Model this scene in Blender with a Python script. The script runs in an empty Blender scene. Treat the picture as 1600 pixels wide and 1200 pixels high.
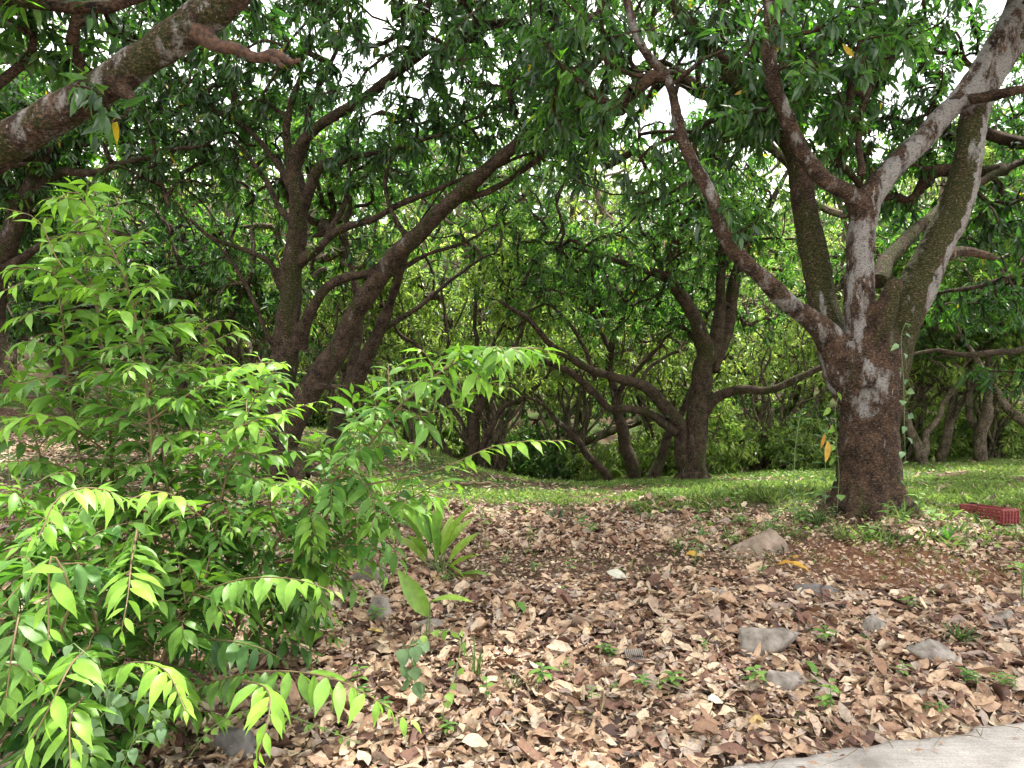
import bpy, bmesh, math
import numpy as np
from mathutils import Vector
PI = math.pi
R = math.radians
sc = bpy.context.scene
COL = sc.collection
F = 1142.0                       # focal length in photograph pixels (1600 wide)
PITCH = R(-1.5)
CAMZ = 1.55
# ------------------------------------------------------------------ camera
cam = bpy.data.cameras.new('camera'); camo = bpy.data.objects.new('camera', cam); COL.objects.link(camo)
cam.sensor_width = 36; cam.lens = 36 * F / 1600
cam.clip_start = 0.05; cam.clip_end = 2000
camo.location = (0, 0, CAMZ); camo.rotation_euler = (R(90) + PITCH, 0, 0)
sc.camera = camo
# ------------------------------------------------------------------ light
SUN_EL, SUN_AZ = R(63), R(48)    # azimuth clockwise from +Y: high, ahead of the camera on the right
w = bpy.data.worlds.new('World'); sc.world = w; w.use_nodes = True
nt = w.node_tree; nt.nodes.clear()
wo = nt.nodes.new('ShaderNodeOutputWorld'); bg = nt.nodes.new('ShaderNodeBackground')
sky = nt.nodes.new('ShaderNodeTexSky'); sky.sky_type = 'NISHITA'; sky.sun_disc = False
sky.sun_elevation = SUN_EL; sky.sun_rotation = SUN_AZ
tc = nt.nodes.new('ShaderNodeTexCoord')
cn = nt.nodes.new('ShaderNodeTexNoise'); cn.inputs['Scale'].default_value = 3.2; cn.inputs['Detail'].default_value = 6
cr = nt.nodes.new('ShaderNodeMapRange'); cr.inputs['From Min'].default_value = 0.36; cr.inputs['From Max'].default_value = 0.56
cr.inputs['To Min'].default_value = 0.35
mixc = nt.nodes.new('ShaderNodeMix'); mixc.data_type = 'RGBA'
mixc.inputs['B'].default_value = (12.2, 11.9, 11.5, 1)
nt.links.new(tc.outputs['Generated'], cn.inputs['Vector']); nt.links.new(cn.outputs['Fac'], cr.inputs['Value'])
nt.links.new(cr.outputs['Result'], mixc.inputs['Factor']); nt.links.new(sky.outputs['Color'], mixc.inputs['A'])
nt.links.new(mixc.outputs['Result'], bg.inputs['Color']); bg.inputs['Strength'].default_value = 0.125
nt.links.new(bg.outputs['Background'], wo.inputs['Surface'])
sl = bpy.data.lights.new('sun', 'SUN'); sl.energy = 4.8; sl.angle = R(2.5); sl.color = (1, 0.96, 0.88)
so = bpy.data.objects.new('sun', sl); COL.objects.link(so)
sd = Vector((math.sin(SUN_AZ) * math.cos(SUN_EL), math.cos(SUN_AZ) * math.cos(SUN_EL), math.sin(SUN_EL)))
so.rotation_euler = sd.to_track_quat('Z', 'Y').to_euler(); so.location = (3, -5, 20)
sc.view_settings.view_transform = 'Standard'; sc.view_settings.look = 'None'
sc.view_settings.exposure = 1.4; sc.view_settings.gamma = 1
sc.render.engine = 'CYCLES'
cy = sc.cycles
cy.max_bounces = 7; cy.diffuse_bounces = 4; cy.glossy_bounces = 2; cy.transmission_bounces = 5; cy.transparent_max_bounces = 4
cy.use_denoising = True
try:
    cy.denoiser = 'OPENIMAGEDENOISE'; cy.denoising_input_passes = 'RGB_ALBEDO_NORMAL'; cy.denoising_prefilter = 'ACCURATE'
except Exception: pass
cy.sample_clamp_indirect = 6; cy.caustics_reflective = False; cy.caustics_refractive = False
cy.use_adaptive_sampling = True; cy.adaptive_threshold = 0.02

# ------------------------------------------------------------------ maths
cp, sp = math.cos(PITCH), math.sin(PITCH)
def P(px, py, d):
    x = (px - 800) / F * d; v = (600 - py) / F * d
    return np.array((x, d * cp - v * sp, CAMZ + d * sp + v * cp))
def norm(v):
    return v / np.maximum(np.linalg.norm(v, axis=-1, keepdims=True), 1e-9)
def hash3(i, j, k, s):
    with np.errstate(over='ignore'):
        h = (i.astype(np.uint64) * np.uint64(73856093)) ^ (j.astype(np.uint64) * np.uint64(19349663)) ^ (k.astype(np.uint64) * np.uint64(83492791)) ^ np.uint64(s * 2654435761 % 2**32)
        h = (h ^ (h >> np.uint64(13))) * np.uint64(0x5bd1e995)
        h = h & np.uint64(0xffffffff)
        h = (h ^ (h >> np.uint64(15))) * np.uint64(0x27d4eb2d)
    return (h & np.uint64(0xffffff)).astype(np.float64) / 0xffffff
def vnoise(p, s=1):
    p = np.asarray(p, float) + 1000.0
    i = np.floor(p).astype(np.int64); f = p - i; f = f * f * (3 - 2 * f)
    r = 0
    for a in (0, 1):
        for b in (0, 1):
            for c in (0, 1):
                wgt = (f[..., 0] if a else 1 - f[..., 0]) * (f[..., 1] if b else 1 - f[..., 1]) * (f[..., 2] if c else 1 - f[..., 2])
                r = r + wgt * hash3(i[..., 0] + a, i[..., 1] + b, i[..., 2] + c, s)
    return r * 2 - 1
def fbm(p, s=1, o=3):
    r = 0; a = 1
    for k in range(o):
        r = r + a * vnoise(np.asarray(p) * 2**k, s + k); a *= 0.5
    return r

# ------------------------------------------------------------------ terrain: thin-plate spline through measured ground points
EYE = CAMZ
def gpt(px, py, d): return P(px, py, d)
ctrl = [(-6, 0, -0.02), (0, 0, -0.02), (6, 0, -0.02), (0, 2.4, -0.01), (4, 3.6, 0.02), (-4, 1.5, 0)]
for a in ((800, 1200, 2.81), (0, 1190, 2.8), (1600, 1100, 3.3), (800, 950, 4.3), (1400, 930, 4.5), (1355, 798, 6.3), (1590, 826, 6.4), (850, 800, 7.2),
          (850, 757, 11), (1085, 752, 12.2), (1590, 733, 11), (1450, 745, 10.5), (450, 745, 9), (120, 900, 4.6), (300, 700, 10.5), (200, 685, 12),
          (0, 662, 14), (0, 760, 8), (-500, 690, 9), (625, 690, 12.3), (700, 735, 13.2), (2200, 730, 10), (2300, 900, 5)):
    ctrl.append(tuple(P(*a)))
ctrl += [(0.5, 16, -1.0), (5, 16, -.9), (-5, 16.5, .2), (-12, 16, 1.2), (12, 16, -.5), (0, 22, -1.8), (10, 22, -1.6), (-12, 22, -.2), (0, 34, 1.0), (-20, 34, 2), (20, 34, 1),
         (0, 55, 7), (-35, 55, 8), (35, 55, 7), (0, 100, 20), (-70, 100, 20), (70, 100, 20), (-30, 0, 1), (30, 0, 0), (0, -30, 0), (-40, -30, 1), (40, -30, 0)]
ctrl = np.array(ctrl, float)
def tpsU(r2): return 0.5 * r2 * np.log(np.maximum(r2, 1e-12))
_n = len(ctrl)
_K = tpsU(((ctrl[:, None, :2] - ctrl[None, :, :2])**2).sum(-1)) + np.eye(_n) * 0.02
_P = np.c_[np.ones(_n), ctrl[:, :2]]
_A = np.block([[_K, _P], [_P.T, np.zeros((3, 3))]])
_W = np.linalg.solve(_A, np.r_[ctrl[:, 2], 0, 0, 0])
def tz(x, y):
    x = np.asarray(x, float); y = np.asarray(y, float); xs = x.ravel(); ys = y.ravel()
    out = np.empty(len(xs))
    for a in range(0, len(xs), 20000):
        q = np.c_[xs[a:a+20000], ys[a:a+20000]]
        U = tpsU(((q[:, None] - ctrl[None, :, :2])**2).sum(-1))
        out[a:a+20000] = U @ _W[:_n] + _W[_n] + q @ _W[_n+1:]
    nz = np.clip((ys - edge_y(xs)) / 1.0, 0, 1) * (0.035 * fbm(np.c_[xs * 1.3, ys * 1.3, xs * 0], 5, 3) + 0.03 * vnoise(np.c_[xs * .5, ys * .5, xs * 0], 9))
    rd = np.clip((ys - edge_y(xs)) / 0.12, 0, 1)          # the verge falls to the level of the road bed at the kerb
    out = (out + nz) * rd + (1 - rd) * -0.06
    return out.reshape(x.shape)
def edge_y(x): return 2.53 + 0.293 * np.asarray(x)         # far edge of the concrete road
def ground_hit(px, py):
    d = np.linspace(1.5, 30, 1200)
    q = np.array([P(px, py, a) for a in d])
    below = q[:, 2] < tz(q[:, 0], q[:, 1])
    k = int(np.argmax(below)) if below.any() else 600
    return q[k], d[k]

# ------------------------------------------------------------------ mesh builder
class MB:
    def __init__(s): s.v = []; s.t = []; s.a = []; s.b = []; s.n = 0
    def add(s, v, t, a=None, b=None):
        v = np.asarray(v, float); t = np.asarray(t, np.int64)
        s.v.append(v); s.t.append(t + s.n)
        s.a.append(np.zeros(len(v)) if a is None else np.broadcast_to(a, (len(v),)))
        s.b.append(np.zeros(len(v)) if b is None else np.broadcast_to(b, (len(v),)))
        s.n += len(v)
    def mesh(s, name, smooth=True, origin=(0, 0, 0)):
        v = np.concatenate(s.v) - np.asarray(origin); t = np.concatenate(s.t)
        m = bpy.data.meshes.new(name)
        m.vertices.add(len(v)); m.vertices.foreach_set('co', v.astype(np.float32).ravel())
        m.loops.add(len(t) * 3); m.loops.foreach_set('vertex_index', t.astype(np.int32).ravel())
        m.polygons.add(len(t)); m.polygons.foreach_set('loop_start', np.arange(0, len(t) * 3, 3, dtype=np.int32))
        try: m.polygons.foreach_set('loop_total', np.full(len(t), 3, dtype=np.int32))
        except Exception: pass
        m.update(calc_edges=True)
        for nm, arr in (('rnd', s.a), ('age', s.b)):
            at = m.attributes.new(nm, 'FLOAT', 'POINT'); at.data.foreach_set('value', np.concatenate(arr).astype(np.float32))
        m.polygons.foreach_set('use_smooth', np.full(len(t), smooth))
        return m
def link(name, mesh, mat, parent=None, loc=None):
    o = bpy.data.objects.new(name, mesh); COL.objects.link(o)
    if mat is not None: mesh.materials.append(mat)
    if parent is not None: o.parent = parent
    if loc is not None: o.location = loc
    return o
def tag(o, label, cat, group=None, kind=None):
    o['label'] = label; o['category'] = cat
    if group: o['group'] = group
    if kind: o['kind'] = kind
    return o
def empty(name, loc, label, cat, group=None):
    o = bpy.data.objects.new(name, None); COL.objects.link(o); o.location = tuple(float(a) for a in loc); o.empty_display_size = 0.1
    return tag(o, label, cat, group)
def catmull(pts, step):
    p = np.asarray(pts, float); out = []
    q = np.vstack([2 * p[0] - p[1], p, 2 * p[-1] - p[-2]])
    for i in range(1, len(q) - 2):
        n = max(1, int(np.ceil(np.linalg.norm(q[i+1, :3] - q[i, :3]) / step)))
        for k in range(n):
            t = k / n
            out.append(0.5 * ((2*q[i]) + (-q[i-1] + q[i+1])*t + (2*q[i-1] - 5*q[i] + 4*q[i+1] - q[i+2])*t*t + (-q[i-1] + 3*q[i] - 3*q[i+1] + q[i+2])*t**3))
    out.append(p[-1]); return np.array(out)
def tube(mb, pts, rad, n, lump=0.0, seed=0, a=0.0, b=0.0, cap=True):
    pts = np.asarray(pts, float); rad = np.broadcast_to(np.asarray(rad, float), (len(pts),))
    m = len(pts); T = norm(np.gradient(pts, axis=0))
    u = np.cross(T[0], (0.13, 0.21, 1.0) if abs(T[0][2]) < .9 else (1.0, 0.1, 0.2)); u /= np.linalg.norm(u)
    U = np.empty((m, 3))
    for i in range(m):
        u = u - T[i] * (u @ T[i]); u = u / max(np.linalg.norm(u), 1e-9); U[i] = u
    V = np.cross(T, U); an = np.arange(n) * 2 * PI / n
    d = U[:, None] * np.cos(an)[None, :, None] + V[:, None] * np.sin(an)[None, :, None]
    r = np.repeat(rad[:, None], n, 1)
    if lump:
        q = pts[:, None] + d * rad[:, None, None]
        r = r * (1 + lump * fbm(q * 5.0, 3 + seed, 2))
    v = (pts[:, None] + d * r[..., None]).reshape(-1, 3)
    i = np.arange(m - 1)[:, None] * n; k = np.arange(n)[None]; k2 = (k + 1) % n
    A, B, C_, D = i + k, i + k2, i + n + k2, i + n + k
    t = np.concatenate([np.stack([A, B, C_], -1).reshape(-1, 3), np.stack([A, C_, D], -1).reshape(-1, 3)])
    if cap:
        v = np.vstack([v, pts[0], pts[-1]]); c0, c1 = m * n, m * n + 1; kk = np.arange(n); kn = (kk + 1) % n
        t = np.vstack([t, np.stack([kn, kk, np.full(n, c0)], -1), np.stack([(m-1)*n + kk, (m-1)*n + kn, np.full(n, c1)], -1)])
    mb.add(v, t, a, b)
# leaf outlines: interior stations (t, half width)
LANCE = [(.18, .62), (.42, 1.0), (.70, .72)]
OVATE = [(.09, .42), (.26, .90), (.45, 1.0), (.64, .72), (.82, .27)]
FAR = [(.45, 1.0)]
def leaves(mb, pos, dr, up, L, W, prof, droop=0.2, fold=0.25, a=0.0, b=0.0, wave=0.0, rng=None):
    pos = np.atleast_2d(pos); N = len(pos)
    if N == 0: return
    T = norm(np.asarray(dr, float)); S = norm(np.cross(T, up)); Nn = np.cross(S, T)
    L = np.broadcast_to(L, (N,)); W = np.broadcast_to(W, (N,)); droop = np.broadcast_to(droop, (N,)); fold = np.broadcast_to(fold, (N,))
    def c(t): return pos + T * (L * t * (1 - 0.25 * np.abs(droop) * t))[:, None] - Nn * (droop * L * t * t)[:, None]
    if prof is FAR:
        l = c(.45) - S * (W / 2)[:, None] + Nn * (fold * W / 2)[:, None]; r = c(.45) + S * (W / 2)[:, None] + Nn * (fold * W / 2)[:, None]
        v = np.stack([pos, r, c(1.0), l], 1); k = 4; tr = np.array([[0, 1, 2], [0, 2, 3]])
    else:
        vs = [pos]
        for t, wd in prof:
            cc = c(t); hw = W / 2 * wd
            w1 = w2 = 0
            if wave: w1 = rng.normal(0, wave, N) * W; w2 = rng.normal(0, wave, N) * W
            lift = fold * hw
            vs += [cc - S * hw[:, None] + Nn * (lift + w1)[:, None], cc, cc + S * hw[:, None] + Nn * (lift + w2)[:, None]]
        vs.append(c(1.0)); v = np.stack(vs, 1); k = len(vs); tr = [[0, 2, 1], [0, 3, 2]]
        for s in range(len(prof) - 1):
            o = 1 + 3 * s
            for q in (0, 1): tr += [[o + q, o + q + 1, o + q + 4], [o + q, o + q + 4, o + q + 3]]
        o = 1 + 3 * (len(prof) - 1); tr += [[o, o + 1, k - 1], [o + 1, o + 2, k - 1]]; tr = np.array(tr)
    tt = (np.arange(N)[:, None, None] * k + tr[None]).reshape(-1, 3)
    mb.add(v.reshape(-1, 3), tt, np.repeat(np.broadcast_to(a, (N,)), k), np.repeat(np.broadcast_to(b, (N,)), k))

# ------------------------------------------------------------------ materials
def newmat(name):
    m = bpy.data.materials.new(name); m.use_nodes = True; t = m.node_tree; t.nodes.clear()
    o = t.nodes.new('ShaderNodeOutputMaterial'); return m, t, o
def N_(t, ty, **k):
    n = t.nodes.new(ty)
    for a, b in k.items():
        if a in n.inputs: n.inputs[a].default_value = b
        else: setattr(n, a, b)
    return n
def ramp(t, stops, fac):
    n = t.nodes.new('ShaderNodeValToRGB'); e = n.color_ramp.elements
    while len(e) < len(stops): e.new(0.5)
    for i, (p, c) in enumerate(stops): e[i].position = p; e[i].color = (*c, 1)
    t.links.new(fac, n.inputs['Fac']); return n
def attr(t, name):
    n = t.nodes.new('ShaderNodeAttribute'); n.attribute_name = name; return n
def mixrgb(t, f, a, b, mode='MIX'):
    n = t.nodes.new('ShaderNodeMix'); n.data_type = 'RGBA'; n.blend_type = mode
    for s, x in (('Factor', f), ('A', a), ('B', b)):
        if isinstance(x, (int, float)): n.inputs[s].default_value = x
        elif isinstance(x, tuple): n.inputs[s].default_value = (*x, 1)
        else: t.links.new(x, n.inputs[s])
    return n.outputs['Result']
def leafmat(name, stops, young, tcol, trans=0.35, rough=0.38, spec=0.5, spots=0.0):
    m, t, o = newmat(name)
    rm = ramp(t, stops, attr(t, 'rnd').outputs['Fac']); col = mixrgb(t, attr(t, 'age').outputs['Fac'], rm.outputs['Color'], young)
    g = N_(t, 'ShaderNodeTexCoord')
    n1 = N_(t, 'ShaderNodeTexNoise', Scale=28.0, Detail=2.0); t.links.new(g.outputs['Object'], n1.inputs['Vector'])
    v = N_(t, 'ShaderNodeMapRange'); v.inputs['From Min'].default_value = .3; v.inputs['From Max'].default_value = .7; v.inputs['To Min'].default_value = .8; v.inputs['To Max'].default_value = 1.2
    t.links.new(n1.outputs['Fac'], v.inputs['Value'])
    hs = N_(t, 'ShaderNodeHueSaturation'); t.links.new(v.outputs['Result'], hs.inputs['Value']); t.links.new(col, hs.inputs['Color'])
    c2 = hs.outputs['Color']
    if spots:
        n2 = N_(t, 'ShaderNodeTexNoise', Scale=230.0, Detail=1.0); t.links.new(g.outputs['Object'], n2.inputs['Vector'])
        q = N_(t, 'ShaderNodeMapRange'); q.inputs['From Min'].default_value = .68; q.inputs['From Max'].default_value = .73; q.inputs['To Max'].default_value = spots
        t.links.new(n2.outputs['Fac'], q.inputs['Value']); c2 = mixrgb(t, q.outputs['Result'], c2, (.3, .33, .2))
    b = N_(t, 'ShaderNodeBsdfPrincipled', Roughness=rough); b.inputs['Specular IOR Level'].default_value = spec
    t.links.new(c2, b.inputs['Base Color'])
    tr = N_(t, 'ShaderNodeBsdfTranslucent'); tc_ = mixrgb(t, 1.0, c2, tcol, 'MULTIPLY'); t.links.new(tc_, tr.inputs['Color'])
    mx = N_(t, 'ShaderNodeMixShader'); mx.inputs[0].default_value = trans
    t.links.new(b.outputs[0], mx.inputs[1]); t.links.new(tr.outputs[0], mx.inputs[2]); t.links.new(mx.outputs[0], o.inputs['Surface'])
    return m
def bark(name, dark, mid, scale=1.0, lich=(.36, .345, .32)):
    m, t, o = newmat(name); g = N_(t, 'ShaderNodeTexCoord')
    n1 = N_(t, 'ShaderNodeTexNoise', Scale=9.0 * scale, Detail=8.0, Roughness=.65); t.links.new(g.outputs['Object'], n1.inputs['Vector'])
    rm = ramp(t, [(.36, dark), (.52, tuple((a + b) / 2 for a, b in zip(dark, mid))), (.68, mid)], n1.outputs['Fac'])
    def mask(sc_, seed, at, lo, soft, amt):
        n = N_(t, 'ShaderNodeTexNoise', Scale=sc_, Detail=5.0, Roughness=.62, noise_dimensions='4D'); n.inputs['W'].default_value = seed
        mq = N_(t, 'ShaderNodeMapping'); mq.inputs['Scale'].default_value = (1.25, 1.25, .5); t.links.new(g.outputs['Object'], mq.inputs['Vector']); t.links.new(mq.outputs[0], n.inputs['Vector'])
        ad = N_(t, 'ShaderNodeMath', operation='MULTIPLY_ADD'); t.links.new(attr(t, at).outputs['Fac'], ad.inputs[0]); ad.inputs[1].default_value = amt; t.links.new(n.outputs['Fac'], ad.inputs[2])
        r = N_(t, 'ShaderNodeMapRange', interpolation_type='SMOOTHSTEP'); r.inputs['From Min'].default_value = lo; r.inputs['From Max'].default_value = lo + soft
        t.links.new(ad.outputs[0], r.inputs['Value']); return r.outputs['Result']
    ms = mask(4.0 * scale, 1.0, 'moss', .62, .12, .33); c = mixrgb(t, ms, rm.outputs['Color'], (.045, .05, .012))
    l1 = mask(6.0 * scale, 5.0, 'lichen', .66, .12, .22); c = mixrgb(t, l1, c, lich)
    l2 = mask(26.0 * scale, 9.0, 'lichen', .71, .03, .13); c = mixrgb(t, l2, c, tuple(a * .85 for a in lich))
    nf = N_(t, 'ShaderNodeTexNoise', Scale=62.0 * scale, Detail=4.0, Roughness=.7); mf = N_(t, 'ShaderNodeMapping'); mf.inputs['Scale'].default_value = (.8, .8, 1.5); t.links.new(g.outputs['Object'], mf.inputs['Vector']); t.links.new(mf.outputs[0], nf.inputs['Vector'])
    fr_ = N_(t, 'ShaderNodeMapRange'); fr_.inputs['From Min'].default_value = .54; fr_.inputs['From Max'].default_value = .66; fr_.inputs['To Max'].default_value = .7; t.links.new(nf.outputs['Fac'], fr_.inputs['Value'])
    c = mixrgb(t, fr_.outputs['Result'], c, tuple(a * 1.9 + .02 for a in mid))
    fd_ = N_(t, 'ShaderNodeMapRange'); fd_.inputs['From Min'].default_value = .36; fd_.inputs['From Max'].default_value = .48; fd_.inputs['To Min'].default_value = .2; t.links.new(nf.outputs['Fac'], fd_.inputs['Value'])
    c = mixrgb(t, 1.0, c, fd_.outputs['Result'], 'MULTIPLY')
    vo = N_(t, 'ShaderNodeTexVoronoi', Scale=72.0 * scale); vo.feature = 'DISTANCE_TO_EDGE'
    mp = N_(t, 'ShaderNodeMapping'); mp.inputs['Scale'].default_value = (1, 1, 1.5); t.links.new(g.outputs['Object'], mp.inputs['Vector'])
    wn = N_(t, 'ShaderNodeTexNoise', Scale=14.0 * scale, Detail=3.0); t.links.new(mp.outputs[0], wn.inputs['Vector'])
    ad = N_(t, 'ShaderNodeVectorMath', operation='MULTIPLY_ADD'); t.links.new(wn.outputs['Color'], ad.inputs[0]); ad.inputs[1].default_value = (.2, .2, .2); t.links.new(mp.outputs[0], ad.inputs[2])
    t.links.new(ad.outputs[0], vo.inputs['Vector'])
    vr = N_(t, 'ShaderNodeMapRange'); vr.inputs['To Min'].default_value = .62; vr.inputs['From Max'].default_value = .2; t.links.new(vo.outputs['Distance'], vr.inputs['Value'])
    c = mixrgb(t, 1.0, c, vr.outputs['Result'], 'MULTIPLY')
    n3 = N_(t, 'ShaderNodeTexNoise', Scale=60.0 * scale, Detail=6.0); t.links.new(g.outputs['Object'], n3.inputs['Vector'])
    hsum = N_(t, 'ShaderNodeMath', operation='ADD'); t.links.new(vr.outputs['Result'], hsum.inputs[0]); t.links.new(n3.outputs['Fac'], hsum.inputs[1])
    hs2 = N_(t, 'ShaderNodeMath', operation='ADD'); t.links.new(hsum.outputs[0], hs2.inputs[0]); t.links.new(nf.outputs['Fac'], hs2.inputs[1]); hsum = hs2
    bp = N_(t, 'ShaderNodeBump', Strength=1.0, Distance=.012 / scale); t.links.new(hsum.outputs[0], bp.inputs['Height'])
    b = N_(t, 'ShaderNodeBsdfPrincipled', Roughness=.9); b.inputs['Specular IOR Level'].default_value = .2
    t.links.new(c, b.inputs['Base Color']); t.links.new(bp.outputs[0], b.inputs['Normal']); t.links.new(b.outputs[0], o.inputs['Surface'])
    return m
def simple(name, col, rough=.6, var=0.0, sc_=20.0, bump=0.0, col2=None, det=4.0, spec=.5):
    m, t, o = newmat(name); b = N_(t, 'ShaderNodeBsdfPrincipled', Roughness=rough); b.inputs['Base Color'].default_value = (*col, 1); b.inputs['Specular IOR Level'].default_value = spec
    if col2 or bump:
        g = N_(t, 'ShaderNodeTexCoord'); n = N_(t, 'ShaderNodeTexNoise', Scale=sc_, Detail=det, Roughness=.6); t.links.new(g.outputs['Object'], n.inputs['Vector'])
        if col2: r = ramp(t, [(.35, col), (.65, col2)], n.outputs['Fac']); t.links.new(r.outputs['Color'], b.inputs['Base Color'])
        if bump:
            bp = N_(t, 'ShaderNodeBump', Strength=.7, Distance=bump); t.links.new(n.outputs['Fac'], bp.inputs['Height']); t.links.new(bp.outputs[0], b.inputs['Normal'])
    t.links.new(b.outputs[0], o.inputs['Surface']); return m
M = {}
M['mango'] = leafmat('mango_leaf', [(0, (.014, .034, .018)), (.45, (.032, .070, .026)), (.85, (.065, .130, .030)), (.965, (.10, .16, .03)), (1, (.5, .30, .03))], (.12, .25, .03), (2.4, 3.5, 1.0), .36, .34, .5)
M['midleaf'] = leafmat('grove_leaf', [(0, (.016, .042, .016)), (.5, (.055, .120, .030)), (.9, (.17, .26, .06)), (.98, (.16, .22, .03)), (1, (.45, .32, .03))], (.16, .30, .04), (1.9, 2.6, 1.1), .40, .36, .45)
M['brightleaf'] = leafmat('sunlit_tint_leaf', [(0, (.030, .070, .022)), (.45, (.19, .29, .07)), (1, (.46, .52, .15))], (.25, .38, .07), (1.7, 1.9, 1.1), .45, .38, .4)  # paler leaf copy: sunlight on the background foliage is put into the colour
M['shrub'] = leafmat('shrub_leaf', [(0, (.013, .048, .014)), (.5, (.030, .098, .022)), (1, (.07, .185, .032))], (.20, .37, .045), (1.8, 2.0, .8), .30, .43, .32, spots=.35)
M['bark_main'] = bark('red_brown_bark', (.018, .012, .008), (.140, .084, .052))
M['bark_dark'] = bark('dark_bark', (.015, .011, .008), (.14, .094, .060))
M['bark_far'] = bark('grove_bark', (.05, .038, .026), (.32, .25, .17), .8)
M['bark_dead'] = simple('dead_wood', (.012, .008, .006), .95, col2=(.10, .048, .026), sc_=40, bump=.02, det=9)
M['stem'] = simple('stem', (.11, .065, .035), .7, col2=(.16, .12, .05), sc_=12)
M['greenstem'] = simple('green_stem', (.10, .16, .04), .5)

# ------------------------------------------------------------------ tree growing
def grow(rng, limbs, crowns, ntar, step=0.28, dead=0.02, up=0.15, maxd=2.2, r0=0.0048):
    """limbs: list of arrays (n,4) x y z r.  Returns chains [(pts, radii)] and tips [(pos, dir)]"""
    pos = [l[:, :3] for l in limbs]; lead = np.concatenate([norm(np.gradient(p, axis=0)) for p in pos])
    rads = np.concatenate([l[:, 3] for l in limbs]); pos = np.concatenate(pos)
    keep = rads < np.percentile(rads, 72)
    pos, lead, rads = pos[keep], lead[keep], rads[keep]
    nb = len(pos)
    T = []
    vol = np.array([c[1][0] * c[1][1] * c[1][2] for c in crowns]); vol = vol / vol.sum()
    for (c, r, *q), v in zip(crowns, vol):
        n = int(ntar * v * 1.9) + 2
        p = rng.normal(size=(n, 3)); p = norm(p) * (rng.random(n) ** .42)[:, None]
        p = p * np.array(r) + np.array(c)
        T.append(p)
    T = np.concatenate(T); k = fbm(T * .75, 11, 2) > rng.normal(-.10, .18, len(T)); T = T[k]
    if len(T) > ntar: T = T[rng.permutation(len(T))[:ntar]]
    d = np.array([((pos - t) ** 2).sum(1).min() for t in T]); T = T[np.argsort(d)]
    cap = nb + len(T) * 9 + 10
    X = np.empty((cap, 3)); D = np.empty((cap, 3)); par = np.full(cap, -1); X[:nb] = pos; D[:nb] = lead; n = nb
    chains = []; tips = []
    for t in T:
        dv = t - X[:n]; dist = np.sqrt((dv ** 2).sum(1))
        ali = (dv * D[:n]).sum(1) / np.maximum(dist, 1e-6)
        j = int(np.argmin(dist * (1.25 - .45 * ali))); L = dist[j]
        if L > maxd: continue
        m = max(2, min(8, int(L / step) + 1)); s = np.linspace(0, 1, m + 1)[1:]
        b = X[j] + D[j] * L * .45
        q = (1 - s)[:, None] ** 2 * X[j] + 2 * (s * (1 - s))[:, None] * b + (s ** 2)[:, None] * t
        q[:-1] += rng.normal(0, .028 * L, (m - 1, 3))
        dd = norm(np.gradient(np.vstack([X[j], q]), axis=0))[1:]
        idx = np.arange(n, n + m); X[idx] = q; D[idx] = dd; par[idx] = np.r_[j, idx[:-1]]; n += m
        chains.append(np.r_[j, idx]); tips.append(idx[-1])
    cnt = np.zeros(n); 
    for i in tips: cnt[i] += 1
    for i in range(n - 1, nb - 1, -1):
        if par[i] >= 0: cnt[par[i]] += cnt[i]
    rr = r0 * np.maximum(cnt, 1) ** .46
    out = []
    for c in chains:
        r = rr[c].copy(); r[0] = min(r[1], rr[c[0]]) if c[0] >= nb else min(r[1], rads[c[0]] * .8)
        out.append((X[c], r))
    return out, X[tips], D[tips]
def rosettes(mb, rng, tp, td, nleaf, L, prof, droop=.3, dens2=True, young=.04, hang=.55, wr=.22, spread=.06):
    n = len(tp); k = rng.integers(max(2, nleaf - 3), nleaf + 4, n); idx = np.repeat(np.arange(n), k); m = len(idx)
    ax = norm(td + np.array((0, 0, -.1)))[idx]
    rad = rng.normal(size=(m, 3)); rad = norm(rad - ax * (rad * ax).sum(1, keepdims=True))
    dr = norm(ax * rng.uniform(.1, .9, m)[:, None] + rad * .9 + np.array((0, 0, -1.0)) * rng.uniform(.1, hang * 2, m)[:, None])
    pos = tp[idx] - ax * rng.uniform(0, spread * 2, m)[:, None] + rad * .008 + rng.normal(0, spread * .35, (m, 3))
    up = norm(np.array((0, 0, 1.0)) + rng.normal(0, .45, (m, 3)))
    ln = L * rng.uniform(.62, 1.15, m)
    tr = rng.random(n)[idx]; a = np.clip(.45 * tr + .55 * rng.random(m), 0, 1)
    a = np.where(rng.random(m) < .004, 1.0, np.minimum(a, .955))
    yg = (rng.random(n) < young)[idx] * rng.uniform(.4, 1, m)
    leaves(mb, pos, dr, up, ln, ln * wr * rng.uniform(.8, 1.2, m), prof, droop=rng.uniform(0, droop * 2, m), fold=rng.uniform(.1, .5, m), a=a, b=yg)
LS = .9
def limb(pts, step=.12, wob=0.0, rng=None):
    """pts: (px, py, depth, diameter px) -> array x y z r"""
    a = np.array([np.r_[P(p[0], p[1], p[2]), p[3] * LS / 2 / F * p[2]] for p in pts]); c = catmull(a, step)
    if wob:
        s = np.arange(len(c)) * step
        for k in range(3): c[1:-1, k] += (wob * (np.sin(s * 3.1 + rng.random() * 6) + .6 * np.sin(s * 7.3 + rng.random() * 6)))[1:-1]
    c[:, 3] = np.maximum(c[:, 3], .003); return c
def wpts(pts, step=.2):                      # world-space x y z r
    return catmull(np.array(pts, float), step)
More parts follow.
